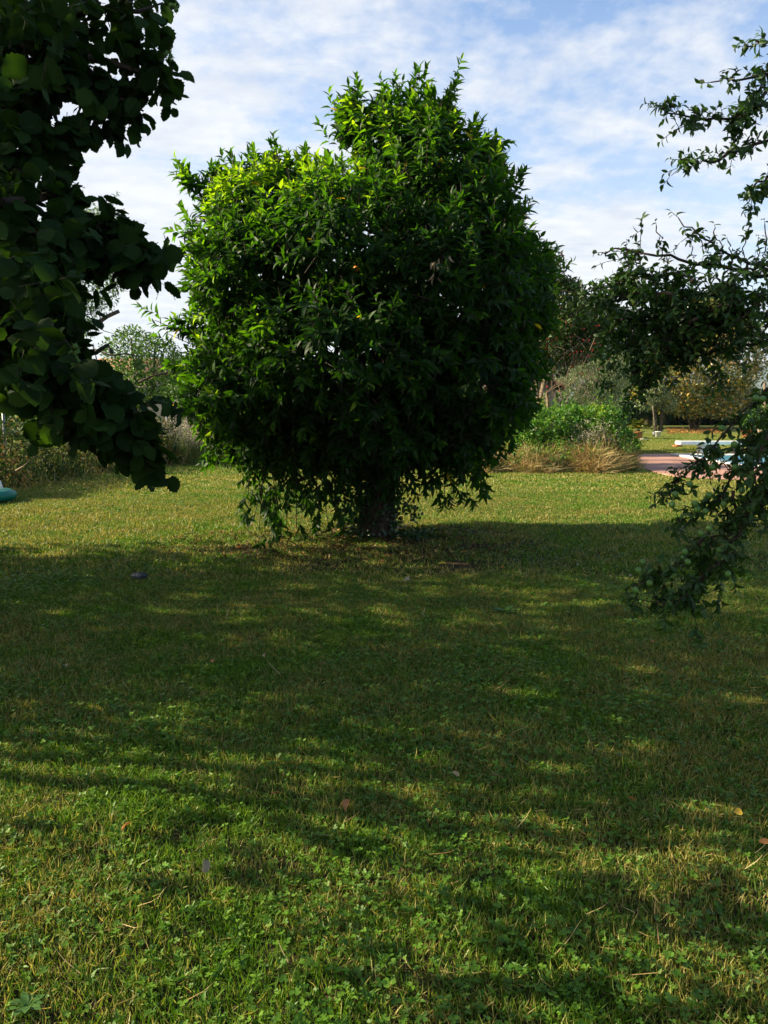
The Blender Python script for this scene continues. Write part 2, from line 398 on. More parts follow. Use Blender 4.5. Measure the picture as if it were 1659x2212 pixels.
M['fallen_pale'] = leaf_mat('fallen_pale', [(0, (.28, .21, .11)), (1, (.36, .28, .15))], .2, (1, 1, .8), .6, .3)
M['bark'] = plain_mat('grey_brown_bark', (.035, .026, .018), (.11, .085, .06), 22, .9, .8, (1, 1, .25))
M['bark_dark'] = plain_mat('dark_bark', (.02, .014, .010), (.06, .04, .028), 22, .9, .8, (1, 1, .25))
M['bark_pale'] = plain_mat('pale_dry_twig', (.12, .085, .055), (.26, .20, .14), 18, .9, .4, (1, 1, .3))
M['grass'] = grass_mat('grass_blade', [(0, (.042, .100, .006)), (.6, (.092, .190, .010)), (1, (.175, .29, .018))],
                       [(0, (.09, .105, .018)), (.5, (.20, .195, .040)), (1, (.42, .34, .12))])
M['clover'] = grass_mat('clover_leaf', [(0, (.034, .095, .006)), (.5, (.075, .175, .010)), (1, (.15, .28, .018))],
                        [(0, (.03, .10, .014)), (1, (.12, .22, .03))], -.3, .35)
M['terracotta'] = plain_mat('terracotta', (.36, .11, .045), (.50, .18, .08), 14, .8, .1)
M['oldtile'] = plain_mat('old_roof_tile', (.20, .10, .06), (.32, .17, .11), 3, .9, .3)
M['terrace'] = plain_mat('red_terrace_paving', (.27, .135, .095), (.44, .25, .19), 1.4, .85, .15)
M['white'] = plain_mat('white_paint', (.66, .66, .62), (.82, .82, .80), 5, .5, .05)
M['coping'] = plain_mat('white_stone_coping', (.55, .53, .48), (.78, .77, .74), 3, .6, .1)
M['bucket'] = plain_mat('white_plastic', (.72, .72, .70), (.80, .80, .79), 4, .4, 0)
M['steel'] = plain_mat('galvanised_steel', (.10, .11, .12), (.22, .23, .24), 14, .5, .1, (1, 1, .3), .6)
M['cord'] = plain_mat('green_cord', (.0, .26, .12), (.01, .36, .17), 30, .6, .2)
M['cream'] = plain_mat('cream_sheet', (.32, .26, .17), (.46, .39, .27), 3, .8, .3)
M['darkwood'] = plain_mat('old_dark_wood', (.02, .014, .01), (.06, .042, .03), 9, .9, .4)
M['wall'] = plain_mat('beige_render', (.38, .31, .23), (.52, .44, .34), 2, .9, .1)
M['greywall'] = plain_mat('old_grey_render', (.16, .14, .12), (.30, .27, .23), 3, .9, .3)
M['greenplastic'] = plain_mat('green_plastic', (.0, .12, .085), (.005, .17, .12), 3, .45, .05)
M['rag'] = plain_mat('dark_cloth', (.012, .016, .024), (.035, .042, .055), 14, .8, .6)
M['stone'] = plain_mat('pale_stone', (.22, .21, .20), (.46, .45, .43), 9, .9, .5)
M['fruit_green'] = plain_mat('green_plum_skin', (.05, .13, .015), (.09, .19, .03), 9, .45, .02, spec=.4)
M['fruit_orange'] = plain_mat('orange_peel', (.55, .15, .01), (.68, .22, .015), 40, .45, .1)
M['fruit_red'] = plain_mat('red_berry', (.35, .02, .012), (.5, .04, .02), 9, .45, 0)
M['nut'] = leaf_mat('hazelnut_husk', [(0, (.10, .18, .04)), (1, (.18, .28, .06))], .25, (1.2, 1.2, .5), .6, .2)
M['bird'] = plain_mat('black_feather', (.008, .008, .010), (.02, .02, .022), 20, .6, .1)
M['mount'] = plain_mat('wooded_mountain', (.03, .05, .02), (.06, .085, .035), .02, .95, 0)

def ground_mat():
    m, nt, out = new_mat('lawn_soil'); L = nt.links
    g = nt.nodes.new('ShaderNodeNewGeometry')
    def nz(s, d):
        n = nt.nodes.new('ShaderNodeTexNoise'); n.inputs['Scale'].default_value = s; n.inputs['Detail'].default_value = d
        n.inputs['Roughness'].default_value = .7; L.new(g.outputs['Position'], n.inputs['Vector']); return n.outputs[0]
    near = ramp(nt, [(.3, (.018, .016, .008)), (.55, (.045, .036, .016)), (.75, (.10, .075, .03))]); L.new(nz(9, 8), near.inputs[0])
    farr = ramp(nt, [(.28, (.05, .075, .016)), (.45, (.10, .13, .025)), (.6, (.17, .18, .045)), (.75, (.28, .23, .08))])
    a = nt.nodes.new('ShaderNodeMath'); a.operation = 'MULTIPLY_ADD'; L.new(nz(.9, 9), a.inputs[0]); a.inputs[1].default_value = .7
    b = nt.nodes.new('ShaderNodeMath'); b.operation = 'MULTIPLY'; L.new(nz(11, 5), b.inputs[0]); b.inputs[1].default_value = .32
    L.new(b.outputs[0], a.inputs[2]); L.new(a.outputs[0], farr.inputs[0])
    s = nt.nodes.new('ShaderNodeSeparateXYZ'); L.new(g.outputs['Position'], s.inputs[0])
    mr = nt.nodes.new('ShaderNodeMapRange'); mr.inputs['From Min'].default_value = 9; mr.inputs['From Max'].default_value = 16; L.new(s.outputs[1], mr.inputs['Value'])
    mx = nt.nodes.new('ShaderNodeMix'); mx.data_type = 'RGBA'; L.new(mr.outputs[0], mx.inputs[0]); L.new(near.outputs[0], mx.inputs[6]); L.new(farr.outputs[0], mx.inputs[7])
    p = nt.nodes.new('ShaderNodeBsdfPrincipled'); L.new(mx.outputs[2], p.inputs['Base Color']); p.inputs['Roughness'].default_value = .95; p.inputs['Specular IOR Level'].default_value = .1
    bp = nt.nodes.new('ShaderNodeBump'); bp.inputs['Strength'].default_value = .7; bp.inputs['Distance'].default_value = .03; L.new(nz(25, 6), bp.inputs['Height'])
    L.new(bp.outputs[0], p.inputs['Normal']); L.new(p.outputs[0], out.inputs[0]); return m
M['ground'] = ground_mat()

def water_mat():
    m, nt, out = new_mat('pool_water'); p = nt.nodes.new('ShaderNodeBsdfPrincipled')
    p.inputs['Base Color'].default_value = (.30, .62, .62, 1); p.inputs['Roughness'].default_value = .06; p.inputs['IOR'].default_value = 1.33
    nz = nt.nodes.new('ShaderNodeTexNoise'); nz.inputs['Scale'].default_value = 3; b = nt.nodes.new('ShaderNodeBump'); b.inputs['Strength'].default_value = .15
    nt.links.new(nz.outputs[0], b.inputs['Height']); nt.links.new(b.outputs[0], p.inputs['Normal']); nt.links.new(p.outputs[0], out.inputs[0]); return m
M['water'] = water_mat()

# ------------------------------------------------------------------ ground, terrace, pool
PX0, PX1, PY0, PY1 = 9.6, 16.5, 20.9, 25.7
def build_lawn():
    a = np.concatenate([[-9000, -5000, -2500, -1200, -600, -300, -150, -80, -50, -35, -25], np.arange(-20, 20.01, .25), [25, 35, 50, 80, 150, 300, 600, 1200, 2500, 5000, 9000], [PX0, PX1]])
    b = np.concatenate([[-9000, -5000, -2500, -1200, -600, -300, -150, -80, -50, -35, -25, -15, -8, -4, -2], np.arange(0, 20.01, .25), np.arange(21, 50, 1.0), [60, 80, 150, 300, 600, 1200, 2500, 5000, 9000], [PY0, PY1]])
    xs = np.unique(a); ys = np.unique(b)
    X, Y = np.meshgrid(xs, ys); Z = gz(X, Y); V = np.stack([X, Y, Z], -1).reshape(-1, 3); nx = len(xs)
    i, j = np.meshgrid(np.arange(nx - 1), np.arange(len(ys) - 1)); i = i.ravel(); j = j.ravel()
    cx = (xs[i] + xs[i + 1]) / 2; cy = (ys[j] + ys[j + 1]) / 2
    keep = ~((cx > PX0) & (cx < PX1) & (cy > PY0) & (cy < PY1)); i = i[keep]; j = j[keep]
    q = np.stack([j * nx + i, j * nx + i + 1, (j + 1) * nx + i + 1, (j + 1) * nx + i], -1)
    me = raw_mesh('lawn', V, q.ravel(), np.arange(len(q)) * 4, True)
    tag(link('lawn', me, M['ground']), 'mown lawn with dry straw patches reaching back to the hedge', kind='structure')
build_lawn()
def build_terrace():
    out = [gnd(1370, 1006), gnd(1385, 1013), gnd(1429, 1024.6), gnd(1474, 1034), gnd(1560, 1038), gnd(1659, 1040)]
    P = [(v.x, v.y) for v in out] + [(14, 17.3), (19, 17.5), (19, 27.2), (9.6, 27.0), (8.4, 26.6), (7.9, 25.2), (7.3, 23), (6.6, 21.6)]
    def inside(x, y):
        c = False; n = len(P)
        for k in range(n):
            x1, y1 = P[k]; x2, y2 = P[(k + 1) % n]
            if (y1 > y) != (y2 > y) and x < (x2 - x1) * (y - y1) / (y2 - y1) + x1: c = not c
        return c
    # boundary slab as polygon with the pool cut out: strips in y
    ys = sorted(set([p[1] for p in P] + [PY0, PY1] + list(np.arange(17.3, 27.2, .35))))
    V = []; F = []
    def quad(a):
        o = len(V); V.extend(a); F.append((o, o + 1, o + 2, o + 3))
    def spans(y):
        xs = []
        n = len(P)
        for k in range(n):
            x1, y1 = P[k]; x2, y2 = P[(k + 1) % n]
            if (y1 > y) != (y2 > y): xs.append((x2 - x1) * (y - y1) / (y2 - y1) + x1)
        return sorted(xs)
    T = .03
    for k in range(len(ys) - 1):
        y0, y1 = ys[k] + 1e-5, ys[k + 1] - 1e-5
        s0, s1 = spans(y0), spans(y1)
        if len(s0) < 2 or len(s1) < 2: continue
        segs = [(s0[0], s0[-1], s1[0], s1[-1])]
        if y0 > PY0 - .01 and y1 < PY1 + .01: segs = [(s0[0], PX0, s1[0], PX0), (PX1, s0[-1], PX1, s1[-1])]
        for (a, b, c, d) in segs: quad([(a, y0, T), (b, y0, T), (d, y1, T), (c, y1, T)])
        quad([(s0[0], y0, -.02), (s0[0], y0, T), (s1[0], y1, T), (s1[0], y1, -.02)])
    n = len(P)
    for k in range(n):
        (x1, y1), (x2, y2) = P[k], P[(k + 1) % n]
        if y1 < 19: quad([(x1, y1, -.02), (x2, y2, -.02), (x2, y2, T), (x1, y1, T)])
    o = link('terrace', mesh_from('terrace', [(np.array(V, float), F)], False), M['terrace'])
    tag(o, 'reddish paved terrace around the swimming pool', kind='structure')
build_terrace()
def build_pool():
    r = root('swimming_pool', (PX0, PY0, 0), 'pale blue swimming pool with white coping set in the red terrace', 'pool')
    d = 1.3; V = [(PX0, PY0, -d), (PX1, PY0, -d), (PX1, PY1, -d), (PX0, PY1, -d), (PX0, PY0, .03), (PX1, PY0, .03), (PX1, PY1, .03), (PX0, PY1, .03)]
    F = [(0, 1, 2, 3), (0, 4, 5, 1), (1, 5, 6, 2), (2, 6, 7, 3), (3, 7, 4, 0)]
    pm = plain_mat('pool_basin_blue', (.32, .60, .62), (.42, .70, .72), 2, .5, 0)
    link('basin', mesh_from('basin', [(np.array(V, float), F)], False), pm, r)
    w = .32; t = .06
    for c, s in (((PX0 - w / 2 + .03, (PY0 + PY1) / 2, .03 + t / 2), (w, PY1 - PY0 + 2 * w - .06, t)), ((PX1 + w / 2 - .03, (PY0 + PY1) / 2, .03 + t / 2), (w, PY1 - PY0 + 2 * w - .06, t)),
                 (((PX0 + PX1) / 2, PY0 - w / 2 + .03, .033 + t / 2), (PX1 - PX0 - .06, w, t)), (((PX0 + PX1) / 2, PY1 + w / 2 - .03, .033 + t / 2), (PX1 - PX0 - .06, w, t))):
        link('coping', mesh_from('coping', [bx(c, s)], False), M['coping'], r)
    V = np.array([(PX0, PY0, -.08), (PX1, PY0, -.08), (PX1, PY1, -.08), (PX0, PY1, -.08)], float)
    o = link('water', mesh_from('water', [(V, [(0, 1, 2, 3)])], False), M['water'], r); o['kind'] = 'stuff'
build_pool()
def build_board():
    c = at(1463, 975, 25.9); L = 3.2
    r = root('diving_board', (c.x, 25.9, 0), 'white diving board on a low block at the far end of the pool', 'diving board')
    z = .44
    bm = bmesh.new(); bmesh.ops.create_cube(bm, size=1); bmesh.ops.scale(bm, vec=(L, .5, .11), verts=bm.verts)
    bmesh.ops.translate(bm, vec=(L / 2, 0, z), verts=bm.verts); bmesh.ops.bevel(bm, geom=bm.edges[:], offset=.015, segments=2, affect='EDGES')
    link('board', bm_mesh('board', bm), M['white'], r, False)
    link('support', mesh_from('support', [bx((.95, 0, .2), (.5, .36, .37))], False), M['coping'], r, False)
    link('support', mesh_from('support', [bx((1.9, 0, .2), (.12, .4, .37))], False), M['steel'], r, False)
    g = gnd(1463, 966); V, F = lathe((0, 0, 0), [(.16, 0), (.17, .02), (.10, .10), (.0, .12)], 8)
    o = link('roof_tile', mesh_from('roof_tile', [bx((0, 0, .05), (.34, .18, .05), .2), bx((.06, .03, .10), (.22, .14, .05), .7)], False), M['terracotta'])
    o.location = (g.x, g.y, 0); tag(o, 'broken brown roof tiles lying on the lawn behind the diving board', 'tiles')
build_board()

def build_mountain():
    n = 90; xs = np.linspace(-600, 9000, n); V = []; F = []
    rows = 10
    for j in range(rows):
        t = j / (rows - 1)
        for i, x in enumerate(xs):
            rdg = 250 + 60 * math.sin(x / 900 + .7) + 70 * (vnoise(x, 0, .0021) - .5) * 2 + 26 * (vnoise(x, 3, .009) - .5)
            h = rdg * math.sin(t * math.pi / 2) ** 1.2 + (12 * (vnoise(x, j * 300, .011) - .5) * 2 if 0 < j else -5)
            V.append((x, 3700 + 900 * t + 60 * vnoise(x, 9, .004), float(h) - (5 if j == 0 else 0)))
    for j in range(rows - 1):
        for i in range(n - 1): a = j * n + i; F.append((a, a + 1, a + n + 1, a + n))
    tag(link('mountain', mesh_from('mountain', [(np.array(V, float), F)], True), M['mount']), 'blue hazy mountain ridge beyond the garden at the right', kind='structure')
build_mountain()

def build_haze():
    m, nt, out = new_mat('haze_air'); v = nt.nodes.new('ShaderNodeVolumePrincipled'); v.inputs['Color'].default_value = (.72, .84, 1, 1)
    v.inputs['Density'].default_value = 0.00008; v.inputs['Anisotropy'].default_value = 0; nt.links.new(v.outputs[0], out.inputs['Volume'])
    o = link('haze', mesh_from('haze', [bx((1500, 600, 229), (19500, 19500, 460))], False), m); o['kind'] = 'stuff'; o['label'] = 'thin blue haze over the far hills'
if HAZE: build_haze()

# ------------------------------------------------------------------ foliage scatter
def B(xd, yd, rx, ry, Y, rY):
    """an ellipsoid of foliage where the photograph shows it, at real distance Y"""
    c = at(xd, yd, Y); k = Y / FPX / 2.16 / CP
    return (np.array(c), np.array((rx * k, rY, ry * k)))
def blob_points(blobs, n, lo=.72, hi=1.04, inner=.12):
    vol = np.array([(r[0] * r[1] + r[1] * r[2] + r[0] * r[2]) for c, r in blobs]); cnt = (vol / vol.sum() * n * 1.6).astype(int) + 2
    P = []; O = []
    for (c, r), k in zip(blobs, cnt):
        d = nrm(RNG.normal(size=(k, 3))); s = RNG.uniform(lo, hi, (k, 1)); p = c + d * r * s; o = nrm(d / r)
        keep = np.ones(k, bool)
        for (c2, r2) in blobs:
            if c2 is c: continue
            q = (((p - c2) / r2) ** 2).sum(1); keep &= ~((q < .62) & (RNG.random(k) > inner))
        P.append(p[keep]); O.append(o[keep])
    P = np.concatenate(P); O = np.concatenate(O)
    if len(P) > n: ix = RNG.choice(len(P), n, False); P = P[ix]; O = O[ix]
    return P, O
def sprigs(P, D, k, length, leaf_len, leaf_w, droop=.25, up=.35, spread=(1.15, .45), jit=.15, young_lit=None, curl=(.4, 1.5)):
    """k leaves spiralling up a shoot from P along D"""
    n = len(P); D = nrm(D); t = (np.arange(k) + .6) / k
    ref = np.tile(np.array((.31, .52, .8)), (n, 1)); a = nrm(np.cross(D, ref)); b = np.cross(D, a)
    ph = RNG.random(n)[:, None] * 6.28 + np.arange(k)[None] * 2.4 + RNG.normal(0, .3, (n, k))
    el = spread[0] + (spread[1] - spread[0]) * t[None] + RNG.normal(0, .18, (n, k))
    rad = a[:, None] * np.cos(ph)[..., None] + b[:, None] * np.sin(ph)[..., None]
    l = D[:, None] * np.cos(el)[..., None] + rad * np.sin(el)[..., None]
    l = l + np.array((0, 0, -1.0)) * droop * (1.2 - t)[None, :, None] + RNG.normal(0, jit, (n, k, 3))
    length = np.broadcast_to(np.asarray(length, float), (n,))
    pos = P[:, None] + D[:, None] * (t[None] * length[:, None])[..., None]
    nh = D[:, None] * .7 + np.array((0, 0, 1.0)) * up - rad * .2 + RNG.normal(0, .25, (n, k, 3))
    sz = RNG.uniform(.7, 1.15, (n, k)) * (1 - .35 * t[None] ** 2)
    base = RNG.random(n)[:, None] if young_lit is None else young_lit[:, None]
    rnd = np.clip(base * .75 + RNG.normal(0, .12, (n, k)) + .18 * t[None], 0, .999)
    f = lambda x: x.reshape(-1, 3)
    return Fr(f(pos), f(l), f(nh), (leaf_len * sz).ravel(), (leaf_w * sz * RNG.uniform(.85, 1.15, (n, k))).ravel(),
              RNG.uniform(curl[0], curl[1], n * k), rnd.ravel())
def sticks(P, D, length, w):
    D = nrm(np.asarray(D, float)); n = len(P)
    f = Fr(P, D, RNG.normal(size=(n, 3)), length, w); f.N = nrm(f.N) * np.broadcast_to(np.asarray(w, float), (n,))[:, None]; return f
def scatter(blobs, n, ln, w, out=.5, up=.4, down=0.0, lo=.7, hi=1.05, inner=.1, curl=(.5, 1.5)):
    P, O = blob_points(blobs, n, lo, hi, inner); n = len(P)
    D = O * out + np.array((0, 0, up - down)) + RNG.normal(0, .55, (n, 3))
    N = np.array((0, 0, 1.0)) * .6 + O * .5 + RNG.normal(0, .45, (n, 3))
    return Fr(P, D, N, RNG.uniform(.7, 1.2, n) * ln, RNG.uniform(.8, 1.2, n) * w, RNG.uniform(curl[0], curl[1], n))

# ------------------------------------------------------------------ the orange tree
def build_orange():
    Y = 9.85; base = gnd(812, 1163); bx0, by0 = base.x, base.y; Y = by0
    r = root('orange_tree', (bx0, by0, 0), 'large round orange tree with glossy dark leaves standing alone on the lawn', 'tree')
    bl = [B(865, 310, 135, 95, Y + .1, .8), B(775, 265, 55, 50, Y + .1, .5), B(930, 255, 60, 55, Y + .1, .5), B(1040, 370, 55, 60, Y + .1, .6), B(930, 400, 165, 140, Y, 1.2), B(1000, 500, 125, 150, Y + .2, 1.5), B(570, 470, 130, 110, Y + .3, 1.1),
          B(650, 440, 120, 95, Y + .5, 1.0),
          B(760, 560, 220, 180, Y - .4, 1.7), B(560, 620, 150, 160, Y + .1, 1.6), B(960, 640, 220, 200, Y - .1, 2.0), B(1080, 660, 115, 150, Y + .3, 1.3),
          B(760, 780, 260, 190, Y - .5, 2.0), B(570, 860, 175, 130, Y - .1, 1.6), B(1000, 820, 165, 160, Y, 1.8), B(478, 800, 85, 100, Y, .9),
          B(800, 950, 200, 80, Y - .3, 1.5), B(620, 960, 150, 60, Y, 1.2), B(1000, 950, 95, 80, Y - .3, 1.0)]
    trunk_top = at(822, 880, Y)
    sh = 24 * Y / FPX / 2.16
    bl = [(c, np.maximum(q - np.array((sh, .12, sh)), .12)) for c, q in bl]
    tp = [Vector((bx0, by0, -.05)), Vector((bx0, by0, .12)), at(822, 1060, Y), at(818, 960, Y), trunk_top, at(840, 700, Y)]
    link('trunk', mesh_from('trunk', [tube_np(tp, [.30, .24, .20, .19, .17, .10], 14, .18)]), M['bark_dark'], r)
    for (xd, yd, Yo, s) in ((560, 640, .2, 960), (600, 480, .5, 900), (880, 330, .1, 860), (1010, 520, .2, 880), (1060, 720, .4, 940), (760, 600, -1.2, 930),
                            (560, 870, -.3, 980), (980, 900, -.5, 960), (640, 1040, -.4, 980), (960, 640, 1.2, 880), (430, 740, .1, 900)):
        branch(r, wavy(at(820, s, Y), at(xd, yd, Y + Yo), 8, .10, .05), .085, .02, M['bark_dark'])
    # shoots on the surface of the crown
    P, O = blob_points(bl, 3100, .88, 1.03, .03)
    kx, ky, kd = project(P)
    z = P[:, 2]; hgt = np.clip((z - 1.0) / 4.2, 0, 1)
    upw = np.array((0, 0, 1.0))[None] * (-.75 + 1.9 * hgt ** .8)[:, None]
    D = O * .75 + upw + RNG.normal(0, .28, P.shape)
    young_lit = np.clip(RNG.beta(1.5, 5.0, len(P)) + .5 * np.clip((hgt - .60) / .22, 0, 1) + .6 * np.exp(-(np.hypot(P[:, 0] - at(630, 370, Y).x, P[:, 2] - at(630, 370, Y).z) / .75) ** 2) + .3 * np.clip((-.8 - P[:, 0]) / 1.0, 0, 1), 0, 1)  # random young tone, plus sunlight painted into colour at top, platform and left
    f1 = sprigs(P - nrm(D) * .14, D, 12, RNG.uniform(.18, .32, len(P)),   .155, .064, .30, .45, (1.25, .42), .14, young_lit)
    # inner leaves
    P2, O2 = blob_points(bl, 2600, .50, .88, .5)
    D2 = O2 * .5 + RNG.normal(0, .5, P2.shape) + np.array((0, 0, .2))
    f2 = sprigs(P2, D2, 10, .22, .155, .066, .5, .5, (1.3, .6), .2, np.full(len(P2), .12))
    # shoots that break the outline
    def prong(x0, y0, x1, y1, Yo, n=7, sp=.05, s=.28, yng=.55):
        a = np.array(at(x0, y0, Y + Yo)); b = np.array(at(x1, y1, Y + Yo)); t = np.linspace(.0, 1, n)
        p = a + (b - a) * t[:, None] + RNG.normal(0, sp, (n, 3)); d = nrm(b - a) + RNG.normal(0, .5, (n, 3)) * (1.1 - t[:, None]); d[-1] = b - a
        stk = sticks(a[None], (b - a)[None], np.linalg.norm(b - a), .014)
        return sprigs(p - nrm(d) * s * .6, d, 11, s, .15, .056, .22, .45, (1.15, .38), .12, np.clip(np.full(n, yng) + RNG.normal(0, .1, n), 0, 1)), stk
    pr = [(780, 260, 765, 175, 0), (730, 300, 722, 225, .1), (890, 240, 905, 158, 0), (860, 250, 868, 180, .2), (950, 270, 985, 175, 0), (830, 250, 825, 205, 0), (930, 260, 925, 190, .1),
          (1030, 330, 1078, 318, 0), (1010, 330, 1030, 280, 0), (1090, 420, 1112, 380, .2), (1110, 500, 1135, 450, .2), (1120, 540, 1158, 530, .2), (1160, 600, 1205, 560, .3),
          (1150, 700, 1195, 690, .2), (1140, 800, 1180, 790, .1), (470, 470, 385, 355, .1), (450, 440, 395, 375, .1), (430, 520, 388, 470, .1), (500, 420, 478, 362, .2), (450, 420, 462, 375, .2),
          (550, 380, 545, 345, .3), (600, 370, 590, 318, .3), (660, 370, 655, 335, .3), (520, 400, 512, 362, .2), (460, 560, 390, 535, 0), (440, 610, 405, 590, 0), (470, 660, 430, 655, 0),
          (450, 740, 335, 692, 0), (450, 760, 360, 720, -.1), (430, 800, 365, 785, -.1), (440, 880, 385, 880, 0), (480, 950, 445, 1000, 0), (520, 960, 520, 1005, 0), (430, 700, 420, 690, .1)]
    fs = [f1, f2]; sk = []
    for a in pr:
        f, s = prong(*a, n=8, sp=.055); fs.append(f); sk.append(s)
    # hanging shoots at the foot of the crown
    hang = [(840, 940, 835, 1075), (815, 950, 810, 1090), (860, 940, 865, 1060), (790, 960, 790, 1085), (830, 960, 825, 1060), (800, 940, 798, 1050), (560, 980, 525, 1075), (580, 990, 545, 1135), (600, 1000, 590, 1120), (620, 1000, 620, 1155), (660, 1000, 655, 1090), (690, 1000, 710, 1140), (720, 1000, 725, 1100),
            (760, 1000, 770, 1060), (640, 1020, 605, 1100), (560, 1010, 560, 1060), (940, 1000, 945, 1080), (970, 980, 975, 1065), (1000, 990, 1010, 1075), (1030, 980, 1035, 1065), (900, 980, 890, 1030),
            (1060, 940, 1075, 985), (830, 1000, 815, 1080), (800, 1000, 850, 1075), (860, 980, 872, 1060), (540, 960, 535, 1110), (610, 990, 600, 1090), (640, 990, 640, 1140), (680, 990, 690, 1120), (700, 980, 700, 1080), (740, 990, 745, 1110), (570, 1000, 560, 1145), (585, 1000, 610, 1165), (655, 1000, 675, 1135), (720, 1000, 735, 1140), (960, 980, 960, 1090), (1020, 980, 1020, 1070), (900, 960, 915, 1050), (480, 900, 455, 1000), (1100, 860, 1125, 920)]
    for i, (a0, b0, a1, b1) in enumerate(hang):
        Yo = random.uniform(-1.2, .5) if 560 < a0 < 1000 else random.uniform(-.4, .3)
        a = np.array(at(a0, b0, Y + Yo)); b = np.array(at(a1, b1, Y + Yo)); n = 6; t = np.linspace(.1, 1, n)
        p = a + (b - a) * t[:, None] + RNG.normal(0, .07, (n, 3)); d = nrm(b - a) * .7 + RNG.normal(0, .5, (n, 3))
        p[:, 2] += .1
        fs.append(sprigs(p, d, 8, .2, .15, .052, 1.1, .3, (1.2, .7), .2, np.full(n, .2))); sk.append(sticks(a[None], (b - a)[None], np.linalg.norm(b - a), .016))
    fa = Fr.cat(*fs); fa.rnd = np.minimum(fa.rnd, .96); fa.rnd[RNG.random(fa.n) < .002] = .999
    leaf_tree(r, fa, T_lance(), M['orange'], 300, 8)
    pts = f1.P.reshape(-1, 12, 3)[:, 0]
    sk.append(sticks(P - nrm(D) * .3, D, .5, .012)); stuff('twigs', Fr.cat(*sk), T_stick, M['bark_dark'], r)
    for (xd, yd, Yo) in ((770, 580, -1.85), (848, 275, -.45)):
        bm = bmesh.new(); bmesh.ops.create_icosphere(bm, subdivisions=3, radius=.031)
        o = link('fruit', bm_mesh('fruit', bm, True), M['fruit_orange'], r, False); o.location = at(xd, yd, Y + Yo) - r.location
    # a few dead leaves caught in the crown and single yellow ones
    p = np.array([tuple(at(random.uniform(935, 985), random.uniform(550, 600), Y - 1.95)) for _ in range(16)])
    fd = Fr(p, np.tile((0, 0, -1.0), (16, 1)) + RNG.normal(0, .3, (16, 3)), RNG.normal(0, 1, (16, 3)), .10, .03)
    o = stuff('dead_leaves', fd, T_lance(), M['fallen_pale'], r); o['label'] = 'cluster of dry withered leaves'
    # ivy round the foot of the trunk
    iv = root('ivy', (bx0, by0, 0), 'dark ivy climbing the foot of the orange tree trunk', 'ivy')
    n = 1500; a = RNG.random(n) * 6.283; zz = RNG.random(n) ** 1.15 * 1.35; rr = .20 + .10 * RNG.random(n) + .22 * np.exp(-zz * 5) * RNG.random(n)
    P = np.stack([bx0 + np.cos(a) * rr, by0 + np.sin(a) * rr, zz], -1); o3 = np.stack([np.cos(a), np.sin(a), a * 0], -1)
    f = Fr(P, o3 * .3 + np.array((0, 0, -.6)) + RNG.normal(0, .5, (n, 3)), o3 + RNG.normal(0, .35, (n, 3)), RNG.uniform(.035, .065, n), RNG.uniform(.035, .06, n))
    ex = []
    for (xd, yd) in ((760, 1075), (745, 1100), (770, 1120), (750, 1050), (872, 1080), (890, 1110), (880, 1095), (760, 1140), (900, 1145), (925, 1150), (940, 1160), (870, 1150), (780, 1150), (905, 1165), (880, 1170), (730, 1085)):
        c = np.array(at(xd, yd, Y - random.uniform(.0, .35))); c[2] = max(c[2], .06); k = 40
        ex.append(Fr(c + RNG.normal(0, .055, (k, 3)) * (1, 1, .8), RNG.normal(0, .6, (k, 3)) - (0, 0, .4), RNG.normal(0, .6, (k, 3)) - (0, .8, 0), RNG.uniform(.03, .06, k), RNG.uniform(.03, .055, k)))
    stuff('ivy_leaves', Fr.cat(f, *ex), T_quad, M['ivy'], iv)
    for k in range(5):
        a0 = k * 1.25; pts = [Vector((bx0 + math.cos(a0 + z * .7) * .225, by0 + math.sin(a0 + z * .7) * .225, z)) for z in np.linspace(0, 1.3, 8)]
        branch(iv, pts, .012, .006, M['bark'], 'stem', 5)
build_orange()

# ------------------------------------------------------------------ hazels at the left
TH = T_round(20, .09, .05, .3)
def hazel_leaves(P, k=5, spread=.16, ln=.088, hangd=.45):
    """short side twigs, each with a few broad leaves set alternately along it"""
    n = len(P); c = P + RNG.normal(0, spread * .6, (n, 3)); D = RNG.normal(0, .7, (n, 3)) + np.array((.25, 0, -.25))
    f = sprigs(c, D, k, RNG.uniform(.05, .16, n), ln, ln * .92, hangd, .8, (1.1, .7), .35, RNG.beta(1.4, 3, n), (.3, 1.8))
    TW.append(sticks(c, D, .11, .004)); return f
TW = []
def path_leaves(pts, n, scatter_r, **kw):
    pts = np.array([tuple(p) for p in pts]); t = RNG.random(n) * (len(pts) - 1); i = t.astype(int); f = (t - i)[:, None]
    P = pts[i] * (1 - f) + pts[np.minimum(i + 1, len(pts) - 1)] * f + RNG.normal(0, 1, (n, 3)) * np.asarray(scatter_r)
    return hazel_leaves(P, **kw)
